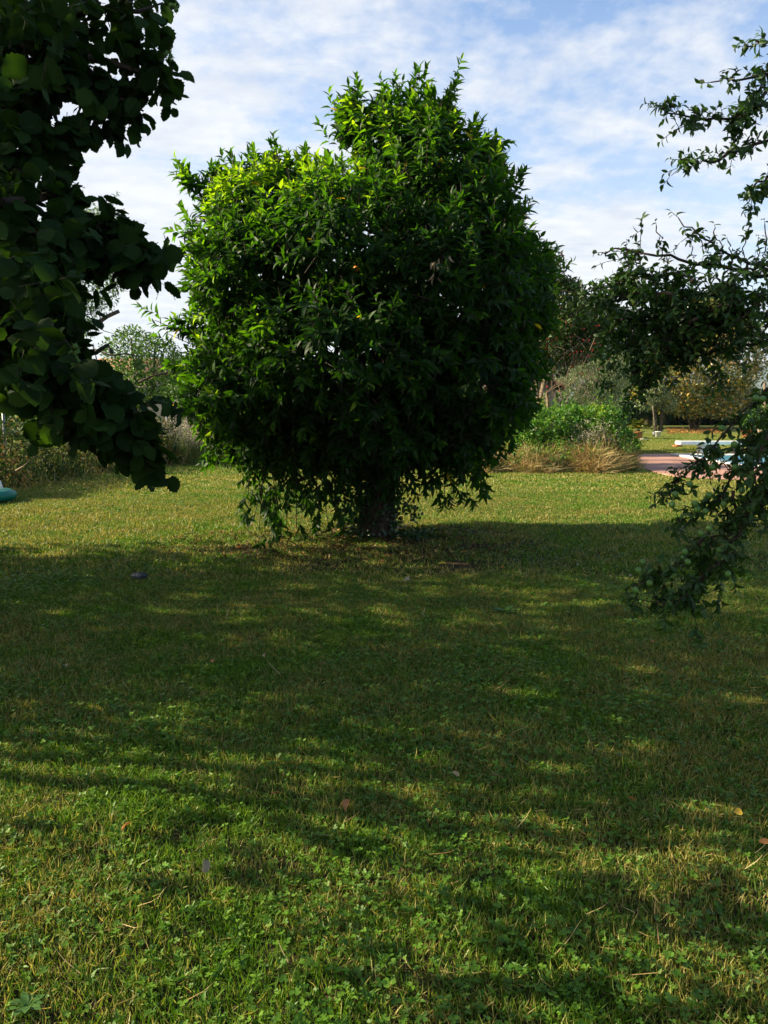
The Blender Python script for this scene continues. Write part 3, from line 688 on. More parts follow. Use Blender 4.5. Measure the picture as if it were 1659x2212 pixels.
def build_hazel():
    r = root('hazel_tree', (-3.3, 5.0, 0), 'dark hazel tree with broad toothed leaves reaching in from the left edge', 'tree', 'hazel trees along the left side')
    for (x, y, tx, ty, tz) in ((0, 0, -.6, .3, 4.2), (.12, .1, .5, -.3, 4.6), (-.1, .1, -1.2, -.6, 3.8), (.05, -.12, .7, .9, 3.6)):
        branch(r, wavy((-3.3 + x, 5.0 + y, -.05), (-3.3 + tx, 5.0 + ty, tz), 8, .05), .075, .03, M['bark'], 'trunk')
    fs = []
    # boughs: (start outside the frame) -> points in the photograph grid with distance
    S = (-3.1, 4.9)
    def bough(z0, pix, n, sp, r0=.03, k=4, **kw):
        pts = [Vector((S[0], S[1], z0))] + [at(*p) for p in pix]
        fine = []
        for a, b in zip(pts[:-1], pts[1:]):
            for t in np.linspace(0, 1, 4, endpoint=False): fine.append(a.lerp(b, t))
        fine.append(pts[-1]); branch(r, fine, r0, .004, M['bark_dark'], sides=6)
        vis = [at(*p) for p in pix]; vis = [pts[0].lerp(vis[0], .6)] + vis
        fs.append(path_leaves(vis, int(n * .82), sp * .75, k=k, spread=.045, **kw))
    bough(4.0, [(60, 40, 4.0), (220, 20, 4.1), (300, 25, 4.2), (352, 6, 4.3)], 46, .07)
    bough(3.9, [(80, 110, 3.9), (220, 130, 4.0), (300, 155, 4.0), (335, 140, 4.1)], 62, .08)
    bough(3.7, [(60, 180, 3.8), (180, 200, 3.9), (265, 215, 4.0), (310, 240, 4.0)], 80, .075)
    bough(3.6, [(60, 140, 3.9), (180, 180, 4.0), (235, 245, 4.0), (245, 285, 4.0)], 34, .05)
    bough(3.4, [(20, 250, 3.7), (80, 262, 3.8), (125, 285, 3.8), (145, 318, 3.8)], 40, .05)
    bough(3.2, [(0, 320, 3.5), (25, 345, 3.6), (45, 370, 3.6)], 30, .05)
    bough(2.9, [(0, 440, 3.2), (80, 430, 3.4), (120, 420, 3.5), (135, 425, 3.6)], 34, .05)
    bough(2.7, [(0, 520, 3.3), (120, 490, 3.5), (220, 518, 3.6), (295, 542, 3.7), (332, 572, 3.7)], 90, .062)
    bough(2.8, [(30, 500, 3.4), (180, 500, 3.5), (240, 500, 3.6), (308, 522, 3.7)], 32, .045)
    bough(2.5, [(0, 600, 3.2), (90, 570, 3.3), (150, 560, 3.3)], 60, .08)
    bough(2.3, [(0, 690, 3.2), (50, 700, 3.3), (100, 720, 3.4), (140, 750, 3.4)], 110, .10)
    bough(2.2, [(0, 740, 3.2), (90, 770, 3.3), (180, 830, 3.4), (255, 885, 3.4), (325, 945, 3.5)], 135, .070)
    bough(2.1, [(40, 780, 3.2), (110, 830, 3.3), (190, 880, 3.3), (245, 925, 3.4), (305, 985, 3.4)], 105, .055)
    bough(2.1, [(60, 780, 3.2), (110, 830, 3.3), (140, 890, 3.3), (165, 925, 3.3)], 40, .05)
    # body of the crown, mostly outside the frame
    bl = [(np.array((-4.0, 5.4, 3.7)), np.array((1.5, 1.7, 1.6))), (np.array((-3.7, 5.3, 2.5)), np.array((1.1, 1.2, 1.1))),
          (np.array((-3.2, 4.6, 5.2)), np.array((1.0, 1.2, .9)))]
    P, O = blob_points(bl, 1300, .35, 1.0, .5)
    fs.append(hazel_leaves(P, 4, .12))
    P, O = blob_points([(np.array((-4.0, 3.9, 2.5)), np.array((1.2, 1.3, 1.15)))], 400, .2, 1.0, .6); fs.append(hazel_leaves(P, 4, .12))  # unseen leaf mass added to dapple the near lawn
    P, O = blob_points([(np.array((-3.5, 2.5, 2.4)), np.array((1.0, .9, .8)))], 110, .2, 1.0, .6); fs.append(hazel_leaves(P, 4, .12))  # sparser unseen mass, added for more near dapples
    P, O = blob_points([(np.array((-4.5, 5.0, 1.25)), np.array((.95, 1.3, 1.1)))], 520, .2, 1.0, .6); fs.append(hazel_leaves(P, 4, .12))  # unseen low shoots added to darken the lawn at left
    # dense inside at the frame edge
    for (xd, yd, Y, n, sx, sy) in ((60, 50, 4.0, 75, 90, 60), (110, 110, 4.1, 40, 80, 60), (30, 200, 4.0, 45, 50, 55), (0, 420, 3.7, 50, 25, 60), (60, 560, 3.5, 110, 60, 50), (80, 650, 3.4, 70, 60, 60),
                                   (60, 740, 3.3, 90, 50, 45), (150, 790, 3.3, 50, 40, 35)):
        c = np.array([tuple(at(xd + a * sx * .6, yd + b * sy * .6, Y + g * .3)) for a, b, g in RNG.normal(0, 1, (n, 3))])
        fs.append(hazel_leaves(c, 3, .04))
    leaf_tree(r, Fr.cat(*fs), TH, M['hazel'], 300, 14)
    stuff('twigs', Fr.cat(*TW), T_stick, M['bark_dark'], r)
    for i, (xd, yd, Y) in enumerate(((165, 655 + 130, 2.92), (303, 1415 / 1.794 * 1.0, 2.95), (160, 755, 2.95), (375, 18, 4.2), (365, 120, 4.1), (300, 790, 3.0))):
        bm = bmesh.new()
        for k in range(3):
            m = Matrix.Translation((random.uniform(-.015, .015), random.uniform(-.015, .015), random.uniform(-.012, .012)))
            bmesh.ops.create_icosphere(bm, subdivisions=2, radius=.010, matrix=m)
        for k in range(14):
            d = Vector((random.gauss(0, 1), random.gauss(0, 1), random.gauss(0, 1))).normalized(); s = d.orthogonal().normalized() * .007
            v = [bm.verts.new(d * .008 + s), bm.verts.new(d * .008 - s), bm.verts.new(d * .032)]; bm.faces.new(v)
        o = link('nut_cluster', bm_mesh('nut_cluster', bm), M['nut'], r, False); o.location = at(xd, yd, Y) - r.location
    # neighbours outside the frame that shade the lawn and the near side of the orange tree
    for i, (x, y, h, rad, nn) in enumerate(((-8.8, 6.5, 8.0, 2.4, 2700), (-8.4, 8.6, 7.4, 1.6, 1500), (-6.5, 4.0, 6.6, 1.35, 900))):
        q = root('hazel_tree', (x, y, 0), ('bushy hazel tree standing out of frame to the left of the orange tree',
                                           'tall slim hazel tree out of frame beside the left hedge', 'unseen high crowned hazel tree that shades the leftmost boughs')[i], 'tree', 'hazel trees along the left side')
        for k in range(4):
            branch(q, wavy((x + .1 * math.cos(k * 1.6), y + .1 * math.sin(k * 1.6), -.05), (x + rad * .5 * math.cos(k * 1.6), y + rad * .5 * math.sin(k * 1.6), h * .85), 7, .05), .07, .025, M['bark'], 'trunk')
        bl = [(np.array((x, y, h * .8)), np.array((rad, rad, h * .2)))] if i == 2 else [(np.array((x, y, h * .56)), np.array((rad, rad, h * .42))), (np.array((x + .3, y - .3, h * .35)), np.array((rad * .9, rad * .9, h * .25)))]  # third crown kept high, shaped to shade the visible hazel leaves
        if i < 2: bl.append((np.array((x + 2.0, y + .2 - i, 1.35)), np.array((1.1, 1.9 - i * .9, 1.25)))); nn = int(nn * 1.45)  # unseen low shoots added to close gaps in the lawn shade
        P, O = blob_points(bl, nn, .3, 1.0, .6)
        stuff('foliage', hazel_leaves(P, 5, .16), T_round(10, 0), M['hazel'], q)
build_hazel()

# ------------------------------------------------------------------ the plum tree at the right
TP = T_lance((.42, .5), (0, .3, .68, 1), .10, .35)
def build_plum():
    bxp = (4.3, 4.3)
    r = root('plum_tree', (bxp[0], bxp[1], 0), 'plum tree with small green plums hanging in from the right edge', 'tree')
    branch(r, [Vector((4.3, 4.3, -.05)), Vector((4.28, 4.3, .5)), Vector((4.2, 4.35, 1.3)), Vector((4.1, 4.4, 2.0)), Vector((4.0, 4.4, 2.8))], .16, .09, M['bark'], 'trunk', 12)
    fs = []; sk = []; fruits = []
    def twig_leaves(pts, per_m, ln=.050, w=.022, clump=4, spread=.025, up=.2, droop=.35, twig=.05):
        pts = np.array([tuple(p) for p in pts]); seg = np.linalg.norm(np.diff(pts, axis=0), axis=1); tot = seg.sum(); n = max(3, int(tot * per_m))
        cum = np.concatenate([[0], np.cumsum(seg)]); s = np.sort(RNG.random(n)) * tot; s[-1] = tot * .999; i = np.searchsorted(cum, s, 'right') - 1; i = np.minimum(i, len(seg) - 1)
        f = ((s - cum[i]) / seg[i])[:, None]; P = pts[i] * (1 - f) + pts[i + 1] * f; T = nrm(pts[i + 1] - pts[i])
        D = T * .6 + RNG.normal(0, .8, (n, 3)) + np.array((0, 0, up)); D[-1] = T[-1]
        fs.append(sprigs(P + nrm(D) * spread * .3, D, clump, twig, ln, w, droop, .4, (1.2, .6), .3, RNG.beta(2, 2.5, n)))
        sk.append(sticks(P, D, twig, .004))
    def br(pix, per_m=46, r0=.012, z0=None, side=0, sidelen=.18, start=None, **kw):
        pts = ([Vector(start)] if start else []) + [at(*p) for p in pix]
        fine = []
        for a, b in zip(pts[:-1], pts[1:]):
            for t in np.linspace(0, 1, 4, endpoint=False): fine.append(a.lerp(b, t) + Vector((random.gauss(0, .008), random.gauss(0, .008), random.gauss(0, .008))))
        fine.append(pts[-1]); branch(r, fine, r0, .003, M['bark_dark'], sides=6)
        lp = [at(*p) for p in pix]; twig_leaves(lp, per_m, **kw)
        for _ in range(side):
            k = random.random() ** .8 * (len(lp) - 1); i = min(int(k), len(lp) - 2); p = lp[i].lerp(lp[i + 1], k - i)
            d = (lp[i + 1] - lp[i]).normalized() * .6 + Vector((random.gauss(0, .6), random.gauss(0, .6), random.gauss(-.1, .6))); d.normalize()
            L = sidelen * random.uniform(.4, 1.1); q = p + d * L; q.z -= L * .2
            twig_leaves([p, (p + q) / 2 + Vector((0, 0, .02)), q], per_m, **kw); sk.append(sticks(np.array([tuple(p)]), np.array([tuple(q - p)]), L, .006))
        return lp
    H = (4.1, 4.4)
    # upper thin branches against the sky
    br([(1720, 70, 4.2), (1650, 90, 4.2), (1612, 98, 4.2)], 55, start=(H[0], H[1], 3.9))
    br([(1760, 120, 4.2), (1660, 158, 4.2), (1600, 172, 4.2), (1535, 178, 4.2)], 60, start=(H[0], H[1], 3.7), side=2)
    br([(1780, 190, 4.1), (1660, 222, 4.1), (1590, 250, 4.1), (1500, 255, 4.1), (1432, 236, 4.1)], 62, start=(H[0], H[1], 3.6), side=4, sidelen=.14)
    br([(1700, 160, 4.2), (1650, 195, 4.2), (1600, 245, 4.2), (1590, 285, 4.2)], 70, side=4, sidelen=.15)
    br([(1780, 250, 4.1), (1660, 300, 4.1), (1590, 330, 4.1), (1520, 350, 4.1), (1468, 345, 4.1)], 62, start=(H[0], H[1], 3.4), side=2, sidelen=.1)
    br([(1760, 330, 4.2), (1665, 375, 4.2), (1630, 400, 4.2), (1618, 435, 4.2)], 60, start=(H[0], H[1], 3.2), side=3, sidelen=.15)
    # bough with upright shoots
    br([(1900, 640, 4.3), (1660, 598, 4.4), (1560, 580, 4.5), (1440, 555, 4.6), (1340, 540, 4.7), (1300, 545, 4.7)], 20, .016, start=(H[0], H[1], 2.2), side=4, sidelen=.20)
    br([(1860, 560, 4.2), (1690, 585, 4.3), (1600, 560, 4.4), (1530, 525, 4.4), (1465, 470, 4.4)], 34, .012, start=(H[0], H[1], 2.4), side=3, sidelen=.16)
    for (x0, y0, x1, y1) in ((1425, 560, 1418, 488), (1560, 575, 1545, 492), (1600, 575, 1615, 470), (1648, 590, 1652, 485), (1500, 560, 1480, 500), (1350, 550, 1355, 528), (1580, 580, 1572, 520), (1625, 590, 1638, 520), (1530, 560, 1510, 515), (1440, 600, 1430, 560)):
        br([(x0, y0, 4.4), ((x0 + x1) / 2 + 5, (y0 + y1) / 2, 4.4), (x1, y1, 4.4)], 34, .003, clump=2, up=.6, twig=.02, droop=.5)
    br([(1700, 640, 4.2), (1560, 640, 4.4), (1430, 625, 4.5), (1330, 620, 4.6), (1275, 630, 4.6)], 40, .012, side=6, sidelen=.18, start=(H[0], H[1], 2.1))
    # dense dark part
    for (a, b, c, d) in ((1660, 640, 1300, 650), (1660, 680, 1310, 690), (1660, 700, 1340, 730), (1640, 660, 1380, 770), (1600, 650, 1370, 800), (1660, 740, 1430, 780), (1500, 690, 1400, 820), (1560, 660, 1340, 760), (1450, 640, 1290, 640), (1500, 600, 1330, 600)):
        br([(a, b, 4.2), ((a * 2 + c) / 3, (b * 2 + d) / 3 - 8, 4.4), ((a + 2 * c) / 3, (b + 2 * d) / 3, 4.5), (c, d, 4.6)], 46, .009, side=13, sidelen=.22)
    for (a, b, c, d) in ((1700, 560, 1560, 620), (1700, 620, 1600, 690), (1690, 760, 1610, 700)):
        br([(a, b, 4.0), ((a + c) / 2, (b + d) / 2 - 8, 4.1), (c, d, 4.1)], 40, .007, side=4, sidelen=.15)
    # hanging boughs lower right
    def fruit(xd, yd, Y): fruits.append(at(xd, yd, Y))
    low = [([(1860, 700, 3.7), (1700, 800, 3.8), (1620, 880, 3.9), (1560, 950, 3.9), (1500, 1010, 3.9), (1460, 1040, 3.9), (1422, 1062, 3.9)], 16, .15),
           ([(1860, 740, 3.7), (1720, 860, 3.8), (1650, 950, 3.8), (1590, 1020, 3.8), (1550, 1080, 3.8), (1500, 1110, 3.8), (1462, 1130, 3.8)], 22, .15),
           ([(1860, 800, 3.6), (1740, 900, 3.7), (1690, 980, 3.7), (1620, 1080, 3.7), (1560, 1150, 3.7), (1500, 1190, 3.7), (1440, 1230, 3.7), (1375, 1262, 3.7)], 26, .15),
           ([(1700, 960, 3.6), (1640, 1060, 3.6), (1600, 1130, 3.6), (1550, 1220, 3.6), (1500, 1270, 3.6), (1430, 1310, 3.6)], 26, .16),
           ([(1760, 920, 3.6), (1700, 1000, 3.6), (1660, 1060, 3.6), (1640, 1110, 3.6)], 14, .12),
           ([(1800, 860, 3.6), (1710, 905, 3.7), (1650, 940, 3.7), (1600, 975, 3.8), (1555, 1005, 3.8)], 16, .14),
           ([(1760, 840, 3.7), (1700, 870, 3.7), (1650, 900, 3.8), (1610, 930, 3.8)], 10, .14),
           ([(1580, 1060, 3.7), (1590, 1130, 3.7), (1570, 1200, 3.7), (1560, 1250, 3.7)], 14, .12),
           ([(1540, 1130, 3.7), (1510, 1180, 3.7), (1520, 1240, 3.7), (1490, 1290, 3.7)], 14, .14),
           ([(1700, 880, 3.5), (1660, 930, 3.5), (1640, 990, 3.5), (1630, 1040, 3.5)], 16, .12)]
    for pix, sd, sl in low:
        lp = br(pix, 40, .008, side=int(sd * .62), sidelen=sl, droop=.7, up=-.1, start=(H[0] - .2, H[1] - .3, 2.2) if pix[0][0] > 1800 else None)
    for (x, y) in ((1492, 1046), (1460, 1068), (1500, 1088), (1565, 1090), (1525, 1105), (1618, 1100), (1508, 1100), (1480, 1192), (1552, 1188), (1530, 1142), (1474, 1206), (1380, 1232), (1486, 1214), (1388, 1214), (1375, 1275), (1586, 960),
                   (1560, 925), (1635, 860), (1648, 862), (1600, 1060), (1645, 905), (1655, 1130), (1605, 1150), (1570, 1240), (1400, 1260), (1532, 1070), (1450, 1090), (1590, 1010), (1536, 1010), (1512, 1152)):
        fruit(x + random.uniform(-3, 3), y, 3.62 + random.uniform(-.1, .1))
    fm = None
    for p in fruits:
        if fm is None:
            bm = bmesh.new(); bmesh.ops.create_icosphere(bm, subdivisions=3, radius=.0145); fm = bm_mesh('fruit', bm, True)
        o = link('fruit', fm, M['fruit_green'], r, False); o.location = p - r.location; o.scale = (1, 1, random.uniform(1.0, 1.15))
    # rest of the crown outside the frame
    bl = [(np.array((4.6, 4.4, 3.2)), np.array((1.3, 1.6, 1.5))), (np.array((4.2, 4.2, 2.3)), np.array((1.0, 1.5, .8)))]
    P, O = blob_points(bl, 900, .5, 1.0, .4); fs.append(sprigs(P, O + RNG.normal(0, .5, P.shape), 6, .15, .055, .027, .3, .4))
    leaf_tree(r, Fr.cat(*fs), TP, M['plum'], 300, 9)
    stuff('twigs', Fr.cat(*sk), T_stick, M['bark_dark'], r)
build_plum()

# ------------------------------------------------------------------ background trees and shrubs
def tree_bg(name, label, cat, blobs, n, ln, w, mat, base, trunks, T=T_diam, group=None, twig=None, bark='bark', crown='crown', **kw):
    r = root(name, (base[0], base[1], 0), label, cat, group)
    for (x, y, z, r0) in trunks:
        branch(r, wavy((base[0] + (x - base[0]) * .1, base[1], -.05), (x, y, z), 7, .06), r0, r0 * .3, M[bark], 'trunk')
    f = scatter(blobs, n, ln, w, **kw); stuff(crown, f, T, M[mat], r, kind=None); return r
def gx(xd, Y): return at(xd, 900, Y).x

def background():
    # right: magnolia
    Y = 54; bx_ = gx(1500, Y)
    bl = [B(1530, 790, 95, 90, Y, 2.6), B(1450, 830, 70, 60, Y - .8, 1.8), B(1560, 860, 60, 45, Y - .8, 1.8), B(1590, 770, 60, 80, Y + .5, 2.2), B(1490, 850, 70, 50, Y - 1.2, 1.6), B(1530, 700, 60, 50, Y + .5, 2), B(1400, 850, 35, 30, Y - 1, 1.2)]
    tree_bg('magnolia_tree', 'wide magnolia tree with glossy yellow and bronze leaves behind the pool', 'tree', bl, 16000, .27, .12, 'magnolia', (bx_, Y), [(bx_, Y, 4.5, .15), (bx_ + 1.3, Y + .2, 4, .11), (bx_ - 1.6, Y, 4, .10)], T=T_quad, lo=.6)
    # the slim ivy tree by the bucket
    Y = 33.5; b = gnd(1420, 932); Yb = b.y; xb = b.x
    r = root('garden_tree', (xb, Yb, 0), 'small tree with twin ivy covered trunks behind the white bucket', 'tree')
    for dx in (-.12, .16): branch(r, wavy((xb + dx, Yb, -.05), (xb + dx * 2.5, Yb, 3.6), 8, .03), .12, .08, M['bark'], 'trunk', bump=.5)
    stuff('crown', scatter([B(1415, 850, 32, 22, Yb, .8), B(1440, 870, 22, 18, Yb, .6), B(1395, 870, 20, 16, Yb, .6)], 2600, .16, .06, down=.9), T_diam, M['olive'], r, kind=None)
    n = 700; z = RNG.random(n) * 3.3; a = RNG.random(n) * 6.28; P = np.stack([xb + RNG.choice([-.2, .26], n) + np.cos(a) * .12, Yb + np.sin(a) * .12, z], -1)
    stuff('ivy_leaves', Fr(P, RNG.normal(0, 1, (n, 3)), RNG.normal(0, 1, (n, 3)), .10, .08), T_diam, M['bramble'], r)
    # cedar with drooping sprays
    Y = 57; bl = [B(1365, 850, 50, 50, Y, 1.6), B(1340, 800, 60, 60, Y + 1, 2), B(1430, 885, 22, 20, Y, 1), B(1560, 700, 45, 60, Y + 3, 2)]
    tree_bg('cedar_tree', 'drooping grey green cedar beside the magnolia', 'tree', bl, 12000, .50, .075, 'cedar', (gx(1350, Y), Y), [(gx(1350, Y), Y, 4.5, .18)], out=.55, up=0, down=.9)
    # big dark tree between
    Y = 61; bl = [B(1400, 740, 90, 70, Y, 3), B(1480, 700, 70, 55, Y, 3), B(1330, 730, 60, 60, Y, 2.5), B(1545, 680, 50, 50, Y + 1, 2), B(1290, 700, 55, 50, Y, 2), B(1230, 740, 60, 70, Y, 2.5), B(1290, 770, 60, 50, Y, 2)]
    tree_bg('evergreen_tree', 'tall dark evergreen rising behind the magnolia and cedar', 'tree', bl, 17000, .32, .17, 'dark', (gx(1400, Y), Y), [(gx(1400, Y), Y, 5, .3)])
    # olive-like silvery shrub
    Y = 29; bl = [B(1265, 840, 55, 38, Y, 1.4), B(1220, 850, 40, 32, Y - .5, 1.2), B(1310, 850, 40, 40, Y, 1.3), B(1280, 800, 45, 22, Y + .3, 1.2), B(1330, 810, 30, 40, Y + .5, 1.2)]
    tree_bg('olive_tree', 'silvery olive shrub growing above the vine covered mound', 'shrub', bl, 9000, .10, .032, 'olive', (gx(1270, Y), Y), [(gx(1270, Y), Y, 1.6, .1), (gx(1230, Y), Y, 1.5, .08), (gx(1310, Y), Y, 1.7, .08)])
    # red-tinged tree behind the orange tree
    Y = 24; bl = [B(1165, 600, 50, 60, Y, 1.4), B(1200, 680, 62, 65, Y, 1.6), B(1170, 740, 62, 50, Y, 1.5), B(1225, 640, 32, 36, Y, 1), B(1270, 720, 45, 35, Y + .5, 1.2), B(1230, 760, 60, 28, Y + .3, 1.2), B(1250, 690, 38, 30, Y, 1.1)]
    r = tree_bg('cherry_tree', 'loose tree with reddish leaf tips showing behind the right side of the orange tree', 'tree', bl, 17000, .13, .055, 'peach', (gx(1170, Y), Y), [(gx(1170, Y), Y, 5, .13), (gx(1200, Y), Y, 4.2, .10), (gx(1150, Y), Y, 4.6, .10)], lo=.45, bark='bark_pale')
    P = []; D = []; 
    for _ in range(110):
        p = at(random.uniform(1130, 1290), random.uniform(720, 860), Y - 1.2 + random.uniform(-.4, .4)); P.append(tuple(p)); D.append((random.gauss(0, .5), random.gauss(0, .3), -random.uniform(.3, 1.2)))
    stuff('dry_twigs', sticks(np.array(P), np.array(D), RNG.uniform(.3, .9, len(P)), .018), T_stick, M['bark_pale'], r)
    bm = bmesh.new()
    for _ in range(42):
        p = at(random.gauss(1290, 28) if random.random() < .7 else random.uniform(1150, 1250), random.uniform(690, 850), Y - 1.3); bmesh.ops.create_icosphere(bm, subdivisions=1, radius=random.uniform(.016, .028), matrix=Matrix.Translation(p))
    o = link('berries', bm_mesh('berries', bm), M['fruit_red'], r); o['kind'] = 'stuff'
    # hedge at the far end of the garden
    Y = 67; bl = [B(x, 880 + random.uniform(-6, 6), 30, 40 + random.uniform(-5, 8), Y + random.uniform(-.8, .8), 1.5) for x in range(1270, 1800, 30)]
    tree_bg('hedge', 'dark hedge closing the far end of the right lawn', 'hedge', bl, 42000, .32, .19, 'dark', (gx(1450, Y), Y), [], crown='foliage')
    Y = 78
    for i, (x, yy, rx, ry, lb) in enumerate(((1100, 800, 120, 70, 'dark green tree beyond the hut, mostly behind the orange tree'), (880, 830, 140, 60, 'broad tree far behind the orange tree trunk'), (640, 840, 120, 50, 'low rounded tree far behind the left of the orange tree'))):
        tree_bg('background_tree', lb, 'tree', [B(x, yy, rx, ry, Y, 3), B(x + rx * .6, yy + 20, rx * .6, ry * .7, Y, 2.5), B(x - rx * .6, yy + 25, rx * .6, ry * .6, Y, 2.5)], 6000, .38, .24, 'green', (gx(x, Y), Y), [(gx(x, Y), Y, 4, .25)], group='trees beyond the garden')
    # right edge behind plum: fairly light tree + trunk
    Y = 30; bl = [B(1668, 900, 36, 26, Y, 1.2), B(1725, 890, 45, 36, Y, 1.6)]
    tree_bg('lawn_tree', 'pale trunked tree behind the plum branches at the right edge', 'tree', bl, 4500, .13, .06, 'green', (gx(1648, Y), Y), [(gx(1648, Y), Y, 2.5, .16)], bark='bark_pale')
    # ---- left side
    Y = 26; bl = [B(215, 480, 34, 34, Y, .8), B(170, 520, 60, 50, Y, 1), B(220, 560, 48, 50, Y, 1), B(190, 620, 60, 60, Y, 1.1), B(120, 560, 60, 80, Y, 1.2), B(150, 690, 60, 50, Y, 1), B(235, 610, 34, 20, Y, .6)]
    r = tree_bg('peach_tree', 'sparse peach tree behind the hazel boughs with a broken dead limb', 'tree', bl, 6500, .15, .048, 'green', (gx(150, Y), Y), [(gx(190, Y), Y, 6.0, .13), (gx(120, Y), Y, 6.2, .12)], T=T_quad, down=.8, lo=.5)
    p0 = at(160, 725, Y); branch(r, [p0, at(200, 705, Y), at(232, 683, Y), at(257, 672, Y)], .08, .06, M['bark'], 'broken_branch', 8)
    branch(r, [at(190, 690, Y), at(225, 715, Y), at(262, 726, Y)], .02, .006, M['bark_dark'])
    for a in ((215, 470, 243, 432), (225, 500, 250, 468)):
        pa = np.array(at(a[0], a[1], Y)); pb = np.array(at(a[2], a[3], Y)); t = np.linspace(0, 1, 9)[:, None]
        f = sprigs(pa + (pb - pa) * t, np.tile(pb - pa, (9, 1)), 8, .3, .15, .045, .8, .3); stuff('shoot', f, T_lance(), M['green'], r)
    # pale garden tree with bird
    Y = 24; bl = [B(290, 740, 42, 32, Y, 1.2), B(345, 760, 42, 30, Y, 1.2), B(260, 760, 36, 36, Y, 1.1), B(320, 800, 62, 34, Y, 1.4), B(370, 800, 40, 34, Y, 1.2), B(300, 845, 60, 26, Y, 1.2), B(250, 820, 40, 40, Y, 1.2)]
    r = tree_bg('apricot_tree', 'loose light green tree with a bird on it, between the hazel and the orange tree', 'tree', bl, 6500, .095, .055, 'green', (gx(300, Y), Y), [(gx(290, Y), Y, 3.6, .09), (gx(340, Y), Y, 3.3, .08)], T=T_quad, lo=.45)
    branch(r, [at(205, 755, Y - 1), at(240, 768, Y - 1.2), at(275, 764, Y - 1.2), at(305, 772, Y - 1)], .03, .012, M['bark_dark'])
    branch(r, [at(300, 825, Y - 1.3), at(330, 812, Y - 1.4), at(360, 806, Y - 1.3), at(378, 800, Y - 1.2)], .04, .012, M['bark_dark'])
    bm = bmesh.new(); bp = at(240, 766, Y - 1.2)
    bmesh.ops.create_uvsphere(bm, u_segments=12, v_segments=8, radius=1, matrix=Matrix.Translation((0, 0, .13)) @ Matrix.Rotation(math.radians(55), 4, 'Y') @ Matrix.Diagonal((.11, .052, .055, 1)))
    bmesh.ops.create_uvsphere(bm, u_segments=10, v_segments=7, radius=.036, matrix=Matrix.Translation((-.065, 0, .235)))
    bmesh.ops.create_cone(bm, segments=6, radius1=.012, radius2=.001, depth=.05, matrix=Matrix.Translation((-.115, 0, .232)) @ Matrix.Rotation(math.radians(-95), 4, 'Y'))
    bmesh.ops.create_cube(bm, size=1, matrix=Matrix.Translation((.08, 0, .0)) @ Matrix.Rotation(math.radians(55), 4, 'Y') @ Matrix.Diagonal((.17, .035, .012, 1)))
    for s in (-1, 1): bmesh.ops.create_cone(bm, segments=5, radius1=.005, radius2=.005, depth=.06, matrix=Matrix.Translation((0, s * .02, .05)))
    o = link('bird', bm_mesh('bird', bm, True), M['bird']); o.location = bp + Vector((0, 0, -.02)); tag(o, 'black bird perched on a bough of the light green tree at left', 'bird')
    # further trees at left horizon
    for i, (x, yy, rx, ry, YY, lb) in enumerate(((60, 800, 90, 70, 30, 'green garden tree far behind the wire fence at left'), (420, 850, 60, 40, 34, 'rounded green tree behind the old shed'))):
        tree_bg('background_tree', lb, 'tree', [B(x, yy, rx, ry, YY, 2.5), B(x + 40, yy + 25, rx * .6, ry * .6, YY, 2)], 5000, .17, .10, 'green', (gx(x, YY), YY), [(gx(x, YY), YY, 3, .2)], group='trees beyond the garden')
    Y = 20
    tree_bg('vine_row', 'leafy green row of vines behind the wire fence', 'vine', [B(x, 905 + random.uniform(-8, 8), 42, 38, Y + i * .5, .6) for i, x in enumerate(range(-60, 300, 48))], 7500, .10, .085, 'vine', (gx(60, Y), Y), [], T=T_quad, crown='foliage')
background()

